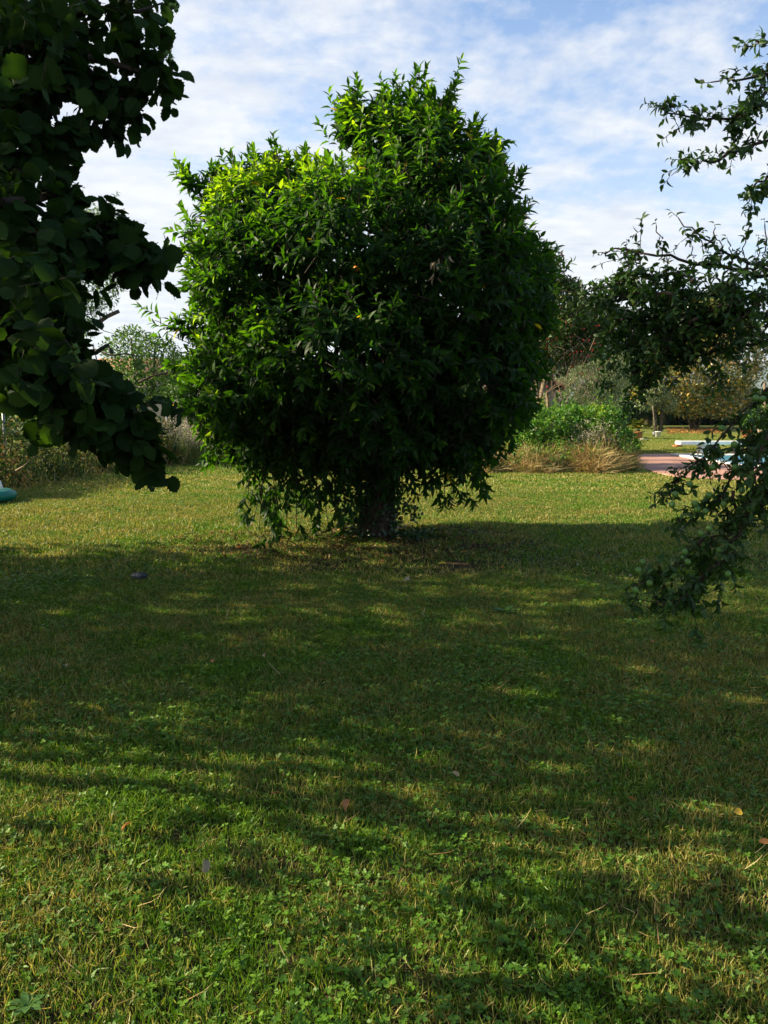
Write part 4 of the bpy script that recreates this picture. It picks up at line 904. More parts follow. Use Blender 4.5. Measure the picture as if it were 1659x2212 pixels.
def houses():
    Y = 46
    c = at(300, 800, Y); r = root('house', (c.x, Y, 0), 'beige house with terracotta roof half hidden behind the light green tree', 'house')
    w, d, h = 6.0, 7.0, 3.3
    link('wall', mesh_from('wall', [bx((0, d / 2, h / 2), (w, d, h))], False), M['wall'], r, False)
    V = np.array([(-w / 2 - .4, -.5, h), (w / 2 + .4, -.5, h), (w / 2 + .4, d / 2, h + 1.0), (-w / 2 - .4, d / 2, h + 1.0), (w / 2 + .4, d + .5, h), (-w / 2 - .4, d + .5, h)], float)
    V2 = V.copy(); V2[:, 2] += .18
    ro = link('roof', mesh_from('roof', [(np.concatenate([V, V2]), [(6, 7, 8, 9), (9, 8, 10, 11), (0, 3, 2, 1), (3, 5, 4, 2), (0, 1, 7, 6), (1, 2, 8, 7), (2, 4, 10, 8), (4, 5, 11, 10), (5, 3, 9, 11), (3, 0, 6, 9)])], False), M['oldtile'], r, False)
    for x in (-1.8, .2, 2.0):
        f = link('window', mesh_from('window', [bx((x, -.02, 2.1), (.8, .10, 1.1))], False), M['darkwood'], r, False)
        link('pane', mesh_from('pane', [bx((x, -.08, 2.1), (.62, .02, .9))], False), M['rag'], f, False)
    link('chimney', mesh_from('chimney', [bx((2.4, d / 2 + .6, h + 1.1), (.5, .5, .9))], False), M['wall'], ro, False)
    # hut at the right, behind the mound
    Y = 26; a = at(1135, 801, Y); b = at(1209, 835, Y)
    r = root('garden_hut', (a.x, Y, 0), 'old grey hut with red tiled roof edge behind dry twigs at right', 'hut')
    wl = b.x - a.x - .12; za = a.z; zb = b.z
    V = [(-wl, 0, 0), (wl, 0, 0), (wl, 0, zb - .1), (0, 0, za - .08), (-wl, 0, zb - .1)]; V += [(x, 3.5, z) for x, y, z in V]
    F = [(0, 1, 2, 3, 4), (9, 8, 7, 6, 5), (0, 5, 6, 1), (1, 6, 7, 2), (4, 9, 5, 0)]
    link('wall', mesh_from('wall', [(np.array(V, float), F)], False), M['greywall'], r, False)
    W = wl + .2; slope = math.atan2(za - zb, wl)
    for s in (-1, 1):
        V = [(0, -.35, za), (s * W, -.35, za - W * math.tan(slope)), (s * W, 3.8, za - W * math.tan(slope)), (0, 3.8, za)]; V += [(x, y, z + .06) for x, y, z in V]
        ro = link('roof', mesh_from('roof', [(np.array(V, float), [(0, 3, 2, 1), (4, 5, 6, 7), (0, 1, 5, 4), (1, 2, 6, 5), (2, 3, 7, 6), (3, 0, 4, 7)])], False), M['darkwood'], r, False)
        n = 7
        tm = None
        for k in range(n):                       # verge tiles
            t = (k + .5) / n; L = W / math.cos(slope) / n * 1.12
            if tm is None:
                ang = np.linspace(0, math.pi, 7); VV = []; FF = []
                for xx, rr in ((-L / 2, .10), (L / 2, .085)):
                    for q in ang: VV.append((xx, rr * math.cos(q), rr * math.sin(q) * .7))
                for q in range(6): FF.append((q, q + 1, q + 8, q + 7))
                FF.append(tuple(range(7))); tm = mesh_from('roof_tile', [(np.array(VV, float), FF)], True)
            for yy in (-.28, .0, .28, .56):
                o = link('roof_tile', tm, M['terracotta'], ro, False); o.location = (s * W * t, yy, za - W * t * math.tan(slope) + .065); o.rotation_euler = (0, s * slope, 0)
    link('door', mesh_from('door', [bx((-.1, -.03, .95), (.85, .06, 1.9))], False), M['darkwood'], r, False)
    # old shed at the left
    Y = 23.6
    a = at(374, 874, Y); r = root('old_shed', (a.x, Y, 0), 'ramshackle open shed with thin curved roof and cream sheets left of the orange tree', 'shed')
    L0 = at(358, 876, Y).x - a.x; R0 = at(450, 866, Y).x - a.x; zt = at(400, 868, Y).z
    V = []; F = []; n = 12
    for j in (0, 1):
        for i in range(n + 1):
            t = i / n; z = zt - .10 * (1 - t) ** 2 + .02 * math.sin(t * 9)
            V += [(L0 + (R0 - L0) * t, -.3 + j * 2.6, z), (L0 + (R0 - L0) * t, -.3 + j * 2.6, z + .05)]
    m = 2 * (n + 1)
    for i in range(n):
        p = 2 * i; F += [(p, p + 2, p + 3, p + 1), (m + p, m + p + 1, m + p + 3, m + p + 2), (p + 1, p + 3, m + p + 3, m + p + 1), (p, m + p, m + p + 2, p + 2)]
    F += [(0, 1, m + 1, m), (2 * n, m + 2 * n, m + 2 * n + 1, 2 * n + 1)]
    link('roof', mesh_from('roof', [(np.array(V, float), F)], False), M['cream'], r, False)
    link('back_wall', mesh_from('back_wall', [bx(((R0) / 2, 2.1, zt / 2 - .05), (R0, .06, zt - .15))], False), M['darkwood'], r, False)
    link('side_wall', mesh_from('side_wall', [bx((R0 - .08, 1.0, zt / 2 - .05), (.05, 2.1, zt - .15))], False), M['darkwood'], r, False)
    for x in (.02, .45, .98, R0 - .1):
        link('post', mesh_from('post', [bx((x, -.05, zt / 2 - .06), (.07, .07, zt - .12))], False), M['darkwood'], r, False)
    V = []; F = []                                # hanging cream sheet with folds
    for j in range(5):
        for i in range(9): V.append((.06 + i * .024 + .01 * j, -.12 + .03 * math.sin(i * 2.1 + j * .3), zt - .22 - j * .2))
    for j in range(4):
        for i in range(8): p = j * 9 + i; F.append((p, p + 1, p + 10, p + 9))
    V = np.array(V); V3 = V.copy(); V3[:, 1] += .012; nV = len(V)
    link('sheet', mesh_from('sheet', [(np.concatenate([V, V3]), F + [tuple(k + nV for k in f[::-1]) for f in F])], True), M['cream'], r, False)
    c1 = at(320, 905, Y); c2 = at(368, 939, Y)
    V = []; F = []
    for j in range(5):
        for i in range(12): V.append((c1.x + (c2.x - c1.x) * i / 11 - a.x, -.25 + .03 * math.sin(i * .9 + j), c1.z + (c2.z - c1.z) * j / 4 + .02 * math.sin(i * 1.3)))
    for j in range(4):
        for i in range(11): p = j * 12 + i; F.append((p, p + 1, p + 13, p + 12))
    V = np.array(V); V3 = V.copy(); V3[:, 1] += .015; nV = len(V)
    link('panel', mesh_from('panel', [(np.concatenate([V, V3]), F + [tuple(k + nV for k in f[::-1]) for f in F])], True), M['cream'], r, False)
houses()

def fence():
    A = gnd(5, 985); 
    spots = [(4, 16.2, 850), (93, 17.8, 893), (223, 20.6, 905), (316, 22.2, 890), (359, 23.0, 872)]
    r = root('wire_fence', (at(4, 900, 16.2).x, 16.2, 0), 'wire fence on grey metal posts behind the bramble bank at left', 'fence')
    tops = []
    for (xd, Y, yt) in spots:
        p = at(xd, yt, Y); tops.append(p)
        V, F = tube_np([(p.x, p.y, -.1), (p.x, p.y, p.z * .5), (p.x, p.y, p.z)], .028, 8); link('post', mesh_from('post', [(V, F)]), M['steel'], r)
    for h in (.25, .55, .85, 1.1, 1.3):
        pts = [Vector((p.x, p.y - .03, min(h, p.z - .02) + (0 if k % 2 else -.02))) for k, p in enumerate(tops)]
        branch(r, pts, .0022, .0022, M['steel'], 'wire', 4)
    g = [at(-20, 874, 15.9), at(0, 873, 16.1), at(18, 872, 16.2), at(34, 870, 16.5), at(62, 865, 17.1), at(93, 893, 17.7)]
    o = branch(None, g[:5], .016, .016, M['cord'], 'cord', 6); tag(o, 'bright green cord strung from the fence post at left', 'cord')
    o2 = branch(None, [at(88, 890, 17.6), at(90, 905, 17.6), at(89, 919, 17.6)], .03, .02, M['cord'], 'ribbon', 6); tag(o2, 'short green strip tied to the second fence post', 'ribbon')
fence()

# ------------------------------------------------------------------ tall weeds, brambles, mound
def blades(P, ln, w, lean=.35, up=1.0, curl=(.8, 2.0)):
    n = len(P); D = RNG.normal(0, lean, (n, 3)); D[:, 2] = up
    N = RNG.normal(0, 1, (n, 3)); N[:, 2] = -.2
    return Fr(P, D, N, RNG.uniform(.6, 1.2, n) * ln, w, RNG.uniform(curl[0], curl[1], n))
def region(pix, n, jit=.0):
    """random ground points inside a band between near points"""
    pass
def brambles():
    # bank runs along the left side from the near left to the shed
    line = [(-5.0 - 4, 12.2), (-7.0, 13.3), (-5.9, 15.2), (-5.4, 17.6), (-5.0, 19.6), (-4.9, 20.8)]
    g = [gnd(-260, 1085), gnd(-60, 1078), gnd(60, 1052), gnd(180, 1030), gnd(300, 1012), gnd(400, 1004)]
    pts = np.array([(p.x, p.y) for p in g])
    r = root('bramble_bank', (pts[1][0], pts[1][1], 0), 'bank of brambles and browning weeds along the foot of the wire fence', 'bushes')
    def band(n, d0, d1, zmax, zpow=1.0, t0=0.0, t1=1.0):
        t = (t0 + (t1 - t0) * RNG.random(n)) * (len(pts) - 1); i = np.minimum(t.astype(int), len(pts) - 2); f = (t - i)[:, None]
        p = pts[i] * (1 - f) + pts[i + 1] * f; d = pts[i + 1] - pts[i]; nn = nrm(np.stack([-d[:, 1], d[:, 0]], -1)); off = RNG.uniform(d0, d1, n)
        p = p + nn * off[:, None]; hmax = zmax * (.55 + .9 * fbm(p[:, 0], p[:, 1], .8)) * np.clip(.25 + off / .5, .25, 1)
        return np.stack([p[:, 0], p[:, 1], RNG.random(n) ** zpow * hmax], -1)
    P = band(17000, -.0, 1.2, 1.3, .7)
    n = len(P); f = Fr(P, RNG.normal(0, .6, (n, 3)) + (0, -.3, .1), RNG.normal(0, .5, (n, 3)) + (0, -.5, .6), RNG.uniform(.06, .11, n), RNG.uniform(.04, .065, n))
    stuff('bramble_leaves', f, T_quad, M['bramble'], r)
    P = band(1300, -.0, 1.2, .02); stuff('weed_stems', blades(P, 1.0, .012, .2), T_blade, M['weed'], r)
    P = band(500, -.25, .9, .02); stuff('dry_stems', blades(P, .5, .012, .5), T_blade, M['dry'], r)
    # a green clump, white cans / rocks glimpsed
    P = band(2600, .0, .5, .5, .8, .35, .62); n = len(P)
    stuff('nettles', Fr(P, RNG.normal(0, .6, (n, 3)) + (0, -.2, .3), RNG.normal(0, .5, (n, 3)) + (0, -.4, .7), .06, .025), T_quad, M['green'], r)
    for i, (xd, yd, s) in enumerate(((212, 985, .16), (225, 1003, .12), (345, 983, .20), (362, 987, .17), (375, 990, .12))):
        p = gnd(xd, yd + 6); bm = bmesh.new(); bmesh.ops.create_icosphere(bm, subdivisions=2, radius=s)
        for v in bm.verts: v.co *= random.uniform(.82, 1.12); v.co.z *= .6
        o = link('stone', bm_mesh('stone', bm), M['stone']); o.location = (p.x, p.y, s * .35); o.rotation_euler = (0, 0, i * 1.3)
        tag(o, ('large pale stone lying in the weeds under the hazel boughs', 'smaller pale stone in front of the large one in the weeds', 'flat grey stone left of the white flowered weeds',
                'flat grey stone touching the foot of the white flowered weeds', 'small stone beside the white flowered weeds')[i], 'stone', 'stones along the left bank')
    # fallen grey stick
    o = branch(None, [at(34, 1017, 13.2), at(50, 1008, 13.2), at(62, 998, 13.1)], .016, .010, M['bark_pale'], 'bare_stick', 6); tag(o, 'bare grey stick leaning out of the brambles at the left edge', 'stick')
    # white flowered weeds between shed and orange tree
    c = gnd(412, 1004); w = root('flowering_weed', (c.x, c.y, 0), 'tall dry weeds with white seed heads beside the old shed', 'weeds')
    n = 420; P = np.stack([c.x + RNG.normal(0, .42, n), c.y + RNG.uniform(-.1, .9, n), np.zeros(n)], -1); f = blades(P, 1.2, .010, .14); stuff('stems', f, T_blade, M['weed'], w)
    tip = f.P + f.L * RNG.uniform(.6, 1.0, (n, 1)) + f.N * .2; tip = np.repeat(tip, 9, 0) + RNG.normal(0, .07, (n * 9, 3)); m = len(tip)
    stuff('seed_heads', Fr(tip, RNG.normal(0, 1, (m, 3)), RNG.normal(0, 1, (m, 3)), .035, .025), T_diam, M['flower'], w)
    P = np.stack([c.x + RNG.normal(0, .6, 900), c.y + RNG.uniform(-.1, .6, 900), RNG.random(900) * .3], -1)
    stuff('weed_leaves', Fr(P, RNG.normal(0, .6, (900, 3)) + (0, 0, .5), RNG.normal(0, .6, (900, 3)) + (0, 0, .5), .08, .02), T_quad, M['weed'], w)
brambles()

def mound():
    Y = 21.4; c = gnd(1230, 1008)
    r = root('vine_mound', (c.x, 21.6, 0), 'mound overgrown with bright green creeper above dry yellow grass right of the orange tree', 'shrub')
    bl = [B(1130, 940, 55, 45, Y, .9), B(1190, 920, 60, 34, Y, 1.0), B(1235, 905, 38, 26, Y + .2, .8), B(1290, 908, 42, 28, Y + .2, .9), B(1262, 930, 50, 30, Y, .9), B(1100, 905, 24, 14, Y, .5), B(1165, 897, 22, 12, Y, .5), B(1290, 950, 60, 46, Y, 1.0), B(1345, 960, 26, 32, Y - .1, .7), B(1210, 960, 90, 40, Y, 1.0), B(1308, 893, 20, 14, Y + .1, .4), B(1100, 960, 30, 34, Y, .7)]
    f = scatter(bl, 12000, .10, .06, out=.6, up=.2, lo=.8, hi=1.06, inner=.05); stuff('creeper_leaves', f, T_quad, M['vine'], r)
    P, O = blob_points(bl, 500, .95, 1.05, .02); f = blades(P, .30, .012, .8, .5); stuff('runners', f, T_blade, M['vine'], r)
    P, O = blob_points(bl, 420, .9, 1.04, .02); D = O * .6 + RNG.normal(0, .5, P.shape) + (0, 0, .5); stuff('shoots', sprigs(P, D, 9, RNG.uniform(.2, .55, len(P)), .11, .055, .5, .4, (1.2, .6), .25), T_quad, M['vine'], r)
    # pale flowering grass
    w = root('flowering_weed', (gx(1285, Y), 20.5, 0), 'pale feathery flowering weeds leaning over the creeper mound', 'weeds')
    n = 520; X = np.array([tuple(at(random.gauss(1278, 18), 975, 20.6 + random.uniform(-.2, .3))) for _ in range(n)]); X[:, 2] *= .6
    f = blades(X, .85, .010, .22); stuff('stems', f, T_blade, M['weed'], w)
    tip = f.P + f.L * RNG.uniform(.55, 1.0, (n, 1)) + f.N * .2; tip = np.repeat(tip, 7, 0) + RNG.normal(0, .06, (n * 7, 3)); m = len(tip)
    stuff('flowers', Fr(tip, RNG.normal(0, 1, (m, 3)), RNG.normal(0, 1, (m, 3)), .032, .02), T_diam, M['flower'], w)
    # skirt of dry grass
    d = root('dry_grass_skirt', (c.x, 20.4, 0), 'tangle of long dry straw coloured grass at the foot of the creeper mound', 'dry grass')
    def skirt(n, x0, x1, h, lean):
        xs = RNG.uniform(x0, x1, n); P = np.array([tuple(gnd(x, 1019 + 2 * math.sin(x * .05) - max(0, (x - 1330) * .06))) for x in xs]); off = RNG.random(n) * 1.1; P[:, 1] += off - .3
        P[:, 2] = RNG.random(n) ** .8 * .50 * np.clip(off / .5, .05, 1) * (.35 + .7 * RNG.random(n)); return blades(P, h, .013, lean, .35 + .5 * RNG.random(n) ** 2, (.6, 2.6))
    stuff('straw', Fr.cat(skirt(7000, 1045, 1375, .30, 1.1), skirt(3000, 1060, 1370, .50, .7), skirt(1500, 1240, 1340, .6, .8)), T_blade, M['dry'], d)
    stuff('green_blades', Fr.cat(skirt(4200, 1050, 1376, .36, .8)), T_blade, M['weed'], d)
    xs = RNG.uniform(1100, 1370, 2600); P = np.array([tuple(gnd(x, 1010)) for x in xs]); P[:, 1] += RNG.random(2600) * .5 - .3; P[:, 2] = RNG.random(2600) * .55 * (vnoise(P[:, 0], P[:, 1], 1.8) > .45); P = P[P[:, 2] > .01]; n = len(P)
    q = np.array([tuple(gnd(x, 1019)) for x in RNG.uniform(1060, 1375, 260)]); q[:, 1] += RNG.random(260) * .4 - .1; q[:, 2] = RNG.random(260) * .55 * (vnoise(q[:, 0], q[:, 0], 1.4) > .42)
    stuff('creeper_sprays', sprigs(q, RNG.normal(0, .7, (260, 3)) + (0, -.3, .4), 8, RNG.uniform(.2, .5, 260), .09, .045, .5, .4, (1.2, .6), .3), T_quad, M['vine'], d)
    stuff('green_shoots', Fr(P, RNG.normal(0, .6, (n, 3)) + (0, -.3, .2), RNG.normal(0, .5, (n, 3)) + (0, -.4, .6), .07, .035), T_quad, M['vine'], d)
mound()

# ------------------------------------------------------------------ garden objects
def pot_plant(xd, yd, sc, label, kind):
    g = gnd(xd, yd); r = root('potted_plant', (g.x, g.y, 0), label, 'potted plant')
    prof = [(.0, 0), (.15, 0), (.16, .02), (.215, .30), (.24, .30), (.245, .37), (.215, .37), (.205, .33), (0, .33)]
    p = link('pot', mesh_from('pot', [lathe((0, 0, 0), [(a * sc, b * sc) for a, b in prof], 24)]), M['terracotta'], r, False)
    if kind == 'palm':
        link('trunk', mesh_from('trunk', [lathe((0, 0, .3 * sc), [(.07 * sc, 0), (.09 * sc, .06), (.07 * sc, .16), (.02, .22)], 10)]), M['bark'], r, False)
        for k in range(20):
            az = k * 2.4; el = 1.35 - (k / 20) * 1.1; L = .75 * sc * random.uniform(.85, 1.1)
            pts = []; p0 = Vector((0, 0, .5 * sc)); d = Vector((math.cos(az) * math.cos(el), math.sin(az) * math.cos(el), math.sin(el)))
            for i in range(9):
                t = i / 8; q = p0 + d * L * t + Vector((0, 0, -.38 * L * t * t)); pts.append(q)
            P = []; D = []; 
            for i in range(1, 9):
                tan = (pts[i] - pts[i - 1]).normalized(); sd = tan.cross(Vector((0, 0, 1))).normalized()
                for u in (.0, .5):
                    for s in (-1, 1):
                        P.append(tuple(pts[i - 1].lerp(pts[i], u))); D.append(tuple(tan * .8 + sd * s * .9 + Vector((0, 0, .15))))
            P = np.array(P); D = np.array(D); ll = np.sin(np.linspace(.25, 2.9, len(P))) * .26 * sc
            f = Fr(P, D, np.tile((0, 0, 1.0), (len(P), 1)), ll, .020 * sc); me = batch('frond', f, T_diam)
            me.materials.append(M['palm']); me2 = mesh_from('rachis', [tube_np(pts, np.linspace(.012, .004, 9) * sc, 4)])
            fo = link('frond', me, None, r, False); link('rachis', me2, M['weed'], fo, False)
    else:
        f = scatter([(np.array((g.x, g.y, .62 * sc)), np.array((.28, .28, .34)) * sc)], 260, .12, .05, up=.8); stuff('leaves', f, T_quad, M['vine'], r)
    return r
M['palm'] = leaf_mat('palm_frond', [(0, (.10, .15, .02)), (1, (.26, .26, .05))], .25, (1.3, 1.2, .4), .4, .4)
pot_plant(1378, 948, 1.0, 'small palm in a terracotta pot on the far lawn', 'palm')
pot_plant(1612, 945, 1.15, 'broad terracotta pot with a leafy plant behind the plum branches', 'leafy')
def bucket():
    g = gnd(1421, 945); r = root('bucket', (g.x, g.y, 0), 'white plastic bucket on the grass in front of the twin trunked tree', 'bucket')
    link('body', mesh_from('body', [lathe((0, 0, 0), [(0, 0), (.12, 0), (.145, .28), (.155, .28), (.155, .31), (.14, .31), (.115, .02), (0, .02)], 24)]), M['bucket'], r, False)
    pts = [Vector((.15 * math.cos(a), -.02 - .12 * math.sin(a) * .4, .27 - .14 * math.sin(a))) for a in np.linspace(0, math.pi, 12)]
    link('handle', mesh_from('handle', [tube_np(pts, .006, 6)]), M['steel'], r, False)
    s = root('shovel', (g.x + .12, g.y + .9, 0), 'long handled shovel leaning on the tree behind the white bucket', 'shovel')
    link('handle', mesh_from('handle', [tube_np([(.06, 0, .22), (-.02, .1, .9), (-.08, .25, 1.6)], .018, 8)]), M['bark_pale'], s, False)
    V = [(-.10, 0, .26), (.20, -.02, .24), (.20, -.05, .06), (.06, -.06, .0), (-.08, -.05, .05)]; V += [(x, y + .012, z) for x, y, z in V]
    link('blade', mesh_from('blade', [(np.array(V, float), [(0, 1, 2, 3, 4), (9, 8, 7, 6, 5), (0, 5, 6, 1), (1, 6, 7, 2), (2, 7, 8, 3), (3, 8, 9, 4), (4, 9, 5, 0)])], False), M['steel'], s, False)
    # flower pot group on ground near palm
    g = gnd(1398, 950); o = link('slate', mesh_from('slate', [bx((0, 0, .03), (.34, .22, .05), .2)], False), M['stone']); o.location = (g.x - .12, g.y + .1, 0); tag(o, 'low grey stone slab at the foot of the potted palm', 'stone slab')
    # orange fallen leaves under magnolia: countless
    n = 1100; P = np.array([tuple(gnd(random.uniform(1440, 1560), random.uniform(925, 938))) for _ in range(n)]); P[:, 2] = .02 + RNG.random(n) * .06
    o = stuff('magnolia_litter', Fr(P, RNG.normal(0, 1, (n, 3)) * (1, 1, .3), RNG.normal(0, .3, (n, 3)) + (0, 0, 1), .13, .06), T_diam, M['fallen_brown']); tag(o, 'brown magnolia leaves lying on the grass under the tree', 'leaves')
bucket()
def green_base():
    g = gnd(14, 1086); r = root('plastic_stand', (g.x - .35, g.y, 0), 'rounded green plastic base with a white upright at the left edge of the lawn', 'plastic stand')
    link('base', mesh_from('base', [lathe((0, 0, .04), [(0, 0), (.50, 0), (.58, .05), (.60, .12), (.57, .18), (.48, .22), (.2, .24), (0, .24)], 32)]), M['greenplastic'], r, False)
    link('upright', mesh_from('upright', [tube_np([(.33, .02, .23), (.32, .02, .33), (.29, .04, .44)], [.05, .035, .02], 16)]), M['white'], r, False)
    link('tray', mesh_from('tray', [lathe((0, 0, -.01), [(0, 0), (.40, 0), (.42, .05), (0, .055)], 24)]), M['greenplastic'], r, False)
green_base()
bpy.data.objects['plastic_stand'].scale = (.82, .82, .85)

# ------------------------------------------------------------------ lawn grass
def clump(kind, k, R, bl, bw, dry=0, density_pow=.5):
    n = k; a = RNG.random(n) * 6.283; rr = R * RNG.random(n) ** density_pow
    P = np.stack([np.cos(a) * rr, np.sin(a) * rr, np.full(n, -.004)], -1)
    D = RNG.normal(0, .38, (n, 3)); D[:, 2] = 1.0; flat = RNG.random(n) < .12; D[flat, 2] = .15; P[flat, 2] += .015
    N = RNG.normal(0, 1, (n, 3)); N[:, 2] = 0
    ln = RNG.uniform(.5, 1.25, n) * bl; f = Fr(P, D, N, ln, RNG.uniform(.7, 1.3, n) * bw, RNG.uniform(.2, 1.6, n), np.clip(RNG.random(n), 0, .999))
    return f
def clover(n, R, size):
    a = RNG.random(n) * 6.283; rr = R * RNG.random(n) ** .6; c = np.stack([np.cos(a) * rr, np.sin(a) * rr, RNG.uniform(.012, .05, n)], -1)
    fs = []; tilt = RNG.normal(0, .35, (n, 3)); tilt[:, 2] = 1; tilt = nrm(tilt); s = RNG.uniform(.7, 1.3, n) * size; ph = RNG.random(n) * 6.28; rnd = RNG.random(n)
    ref = nrm(np.cross(tilt, np.tile((.3, 1, .1), (n, 1)))); b = np.cross(tilt, ref)
    for k in range(3):
        q = ph + k * 2.094; d = ref * np.cos(q)[:, None] + b * np.sin(q)[:, None]
        fs.append(Fr(c, d + tilt * .15, tilt, s, s * .95, .6, np.clip(rnd + RNG.normal(0, .05, n), 0, .999)))
    return Fr.cat(*fs)
T_clov = (np.array([(0, 0, 0), (.28, .22, .06), (.50, .62, .08), (.30, .98, .0), (0, .90, -.05), (-.30, .98, .0), (-.50, .62, .08), (-.28, .22, .06), (0, .5, -.03)], float),
          [(8, 0, 1), (8, 1, 2), (8, 2, 3), (8, 3, 4), (8, 4, 5), (8, 5, 6), (8, 6, 7), (8, 7, 0)])
def weeds(n, R_, ln, w):
    a = RNG.random(n) * 6.283; rr = R_ * RNG.random(n) ** .6; c = np.stack([np.cos(a) * rr, np.sin(a) * rr, np.full(n, .01)], -1)
    D = RNG.normal(0, .6, (n, 3)); D[:, 2] = .35; return sprigs(c, np.tile((0, 0, 1.0), (n, 1)) + RNG.normal(0, .2, (n, 3)), 6, .02, ln, w, .1, .5, (1.4, .8), .2)
def merge_obj(name, parts):
    """parts: (frames, template, material) -> one mesh with several materials"""
    Vs = []; Ls = []; St = []; Mi = []; rn = []; tt = []; vo = 0; lo = 0
    for mi, (fr, T, mat) in enumerate(parts):
        V, F = T; nv = len(V)
        W = fr.P[:, None, :] + V[None, :, 0:1] * fr.S[:, None, :] + V[None, :, 1:2] * fr.L[:, None, :] + V[None, :, 2:3] * fr.N[:, None, :]
        tl = np.array([i for f in F for i in f]); sz = np.array([len(f) for f in F]); nl = len(tl)
        Ls.append((tl[None] + (np.arange(fr.n) * nv)[:, None]).ravel() + vo); st = np.concatenate([[0], np.cumsum(sz)[:-1]])
        St.append((st[None] + (np.arange(fr.n) * nl)[:, None]).ravel() + lo); Mi.append(np.full(fr.n * len(F), mi)); Vs.append(W.reshape(-1, 3))
        rn.append(np.repeat(fr.rnd, nv)); tt.append(np.tile(V[:, 1], fr.n)); vo += fr.n * nv; lo += fr.n * nl
    me = raw_mesh(name, np.concatenate(Vs), np.concatenate(Ls), np.concatenate(St), False, {'rnd': np.concatenate(rn), 'tt': np.concatenate(tt)})
    for p in parts: me.materials.append(p[2])
    me.polygons.foreach_set('material_index', np.concatenate(Mi).astype(np.int32)); me.update()
    return bpy.data.objects.new(name, me)
def field(name, label, variants, P, idx, rot, scl):
    coll = bpy.data.collections.new(name + '_clumps')
    for k, o in enumerate(variants): o.name = '%s_%02d' % (name, k); coll.objects.link(o)
    me = bpy.data.meshes.new(name); me.vertices.add(len(P)); me.vertices.foreach_set('co', np.ascontiguousarray(P, np.float32).ravel())
    for nm, ty, v in (('pick', 'INT', idx.astype(np.int32)), ('turn', 'FLOAT', rot.astype(np.float32)), ('size', 'FLOAT', scl.astype(np.float32))):
        a = me.attributes.new(nm, ty, 'POINT'); a.data.foreach_set('value', v)
    ob = bpy.data.objects.new(name, me); COL.objects.link(ob); tag(ob, label, 'grass', kind='stuff')
    ng = bpy.data.node_groups.new(name, 'GeometryNodeTree'); ng.interface.new_socket('Geometry', in_out='INPUT', socket_type='NodeSocketGeometry'); ng.interface.new_socket('Geometry', in_out='OUTPUT', socket_type='NodeSocketGeometry')
    N = ng.nodes; L = ng.links; gi = N.new('NodeGroupInput'); go = N.new('NodeGroupOutput'); ci = N.new('GeometryNodeCollectionInfo'); ci.inputs['Collection'].default_value = coll
    ci.inputs['Separate Children'].default_value = True; ci.inputs['Reset Children'].default_value = True
    ip = N.new('GeometryNodeInstanceOnPoints'); ip.inputs['Pick Instance'].default_value = True
    def na(nm, ty):
        n = N.new('GeometryNodeInputNamedAttribute'); n.data_type = ty; n.inputs['Name'].default_value = nm; return n.outputs[0]
    cx = N.new('ShaderNodeCombineXYZ'); L.new(na('turn', 'FLOAT'), cx.inputs[2])
    L.new(gi.outputs[0], ip.inputs['Points']); L.new(ci.outputs[0], ip.inputs['Instance']); L.new(na('pick', 'INT'), ip.inputs['Instance Index'])
    L.new(cx.outputs[0], ip.inputs['Rotation']); L.new(na('size', 'FLOAT'), ip.inputs['Scale']); L.new(ip.outputs[0], go.inputs[0])
    md = ob.modifiers.new('grow', 'NODES'); md.node_group = ng
    return ob
def grid_pts(y0, y1, sp, margin, xc=.50):
    ys = np.arange(y0, y1, sp); P = []
    for y in ys:
        hw = y * xc + margin; xs = np.arange(-hw, hw, sp); P.append(np.stack([xs, np.full(len(xs), y)], -1))
    P = np.concatenate(P); P += RNG.uniform(-.5, .5, P.shape) * sp; return P
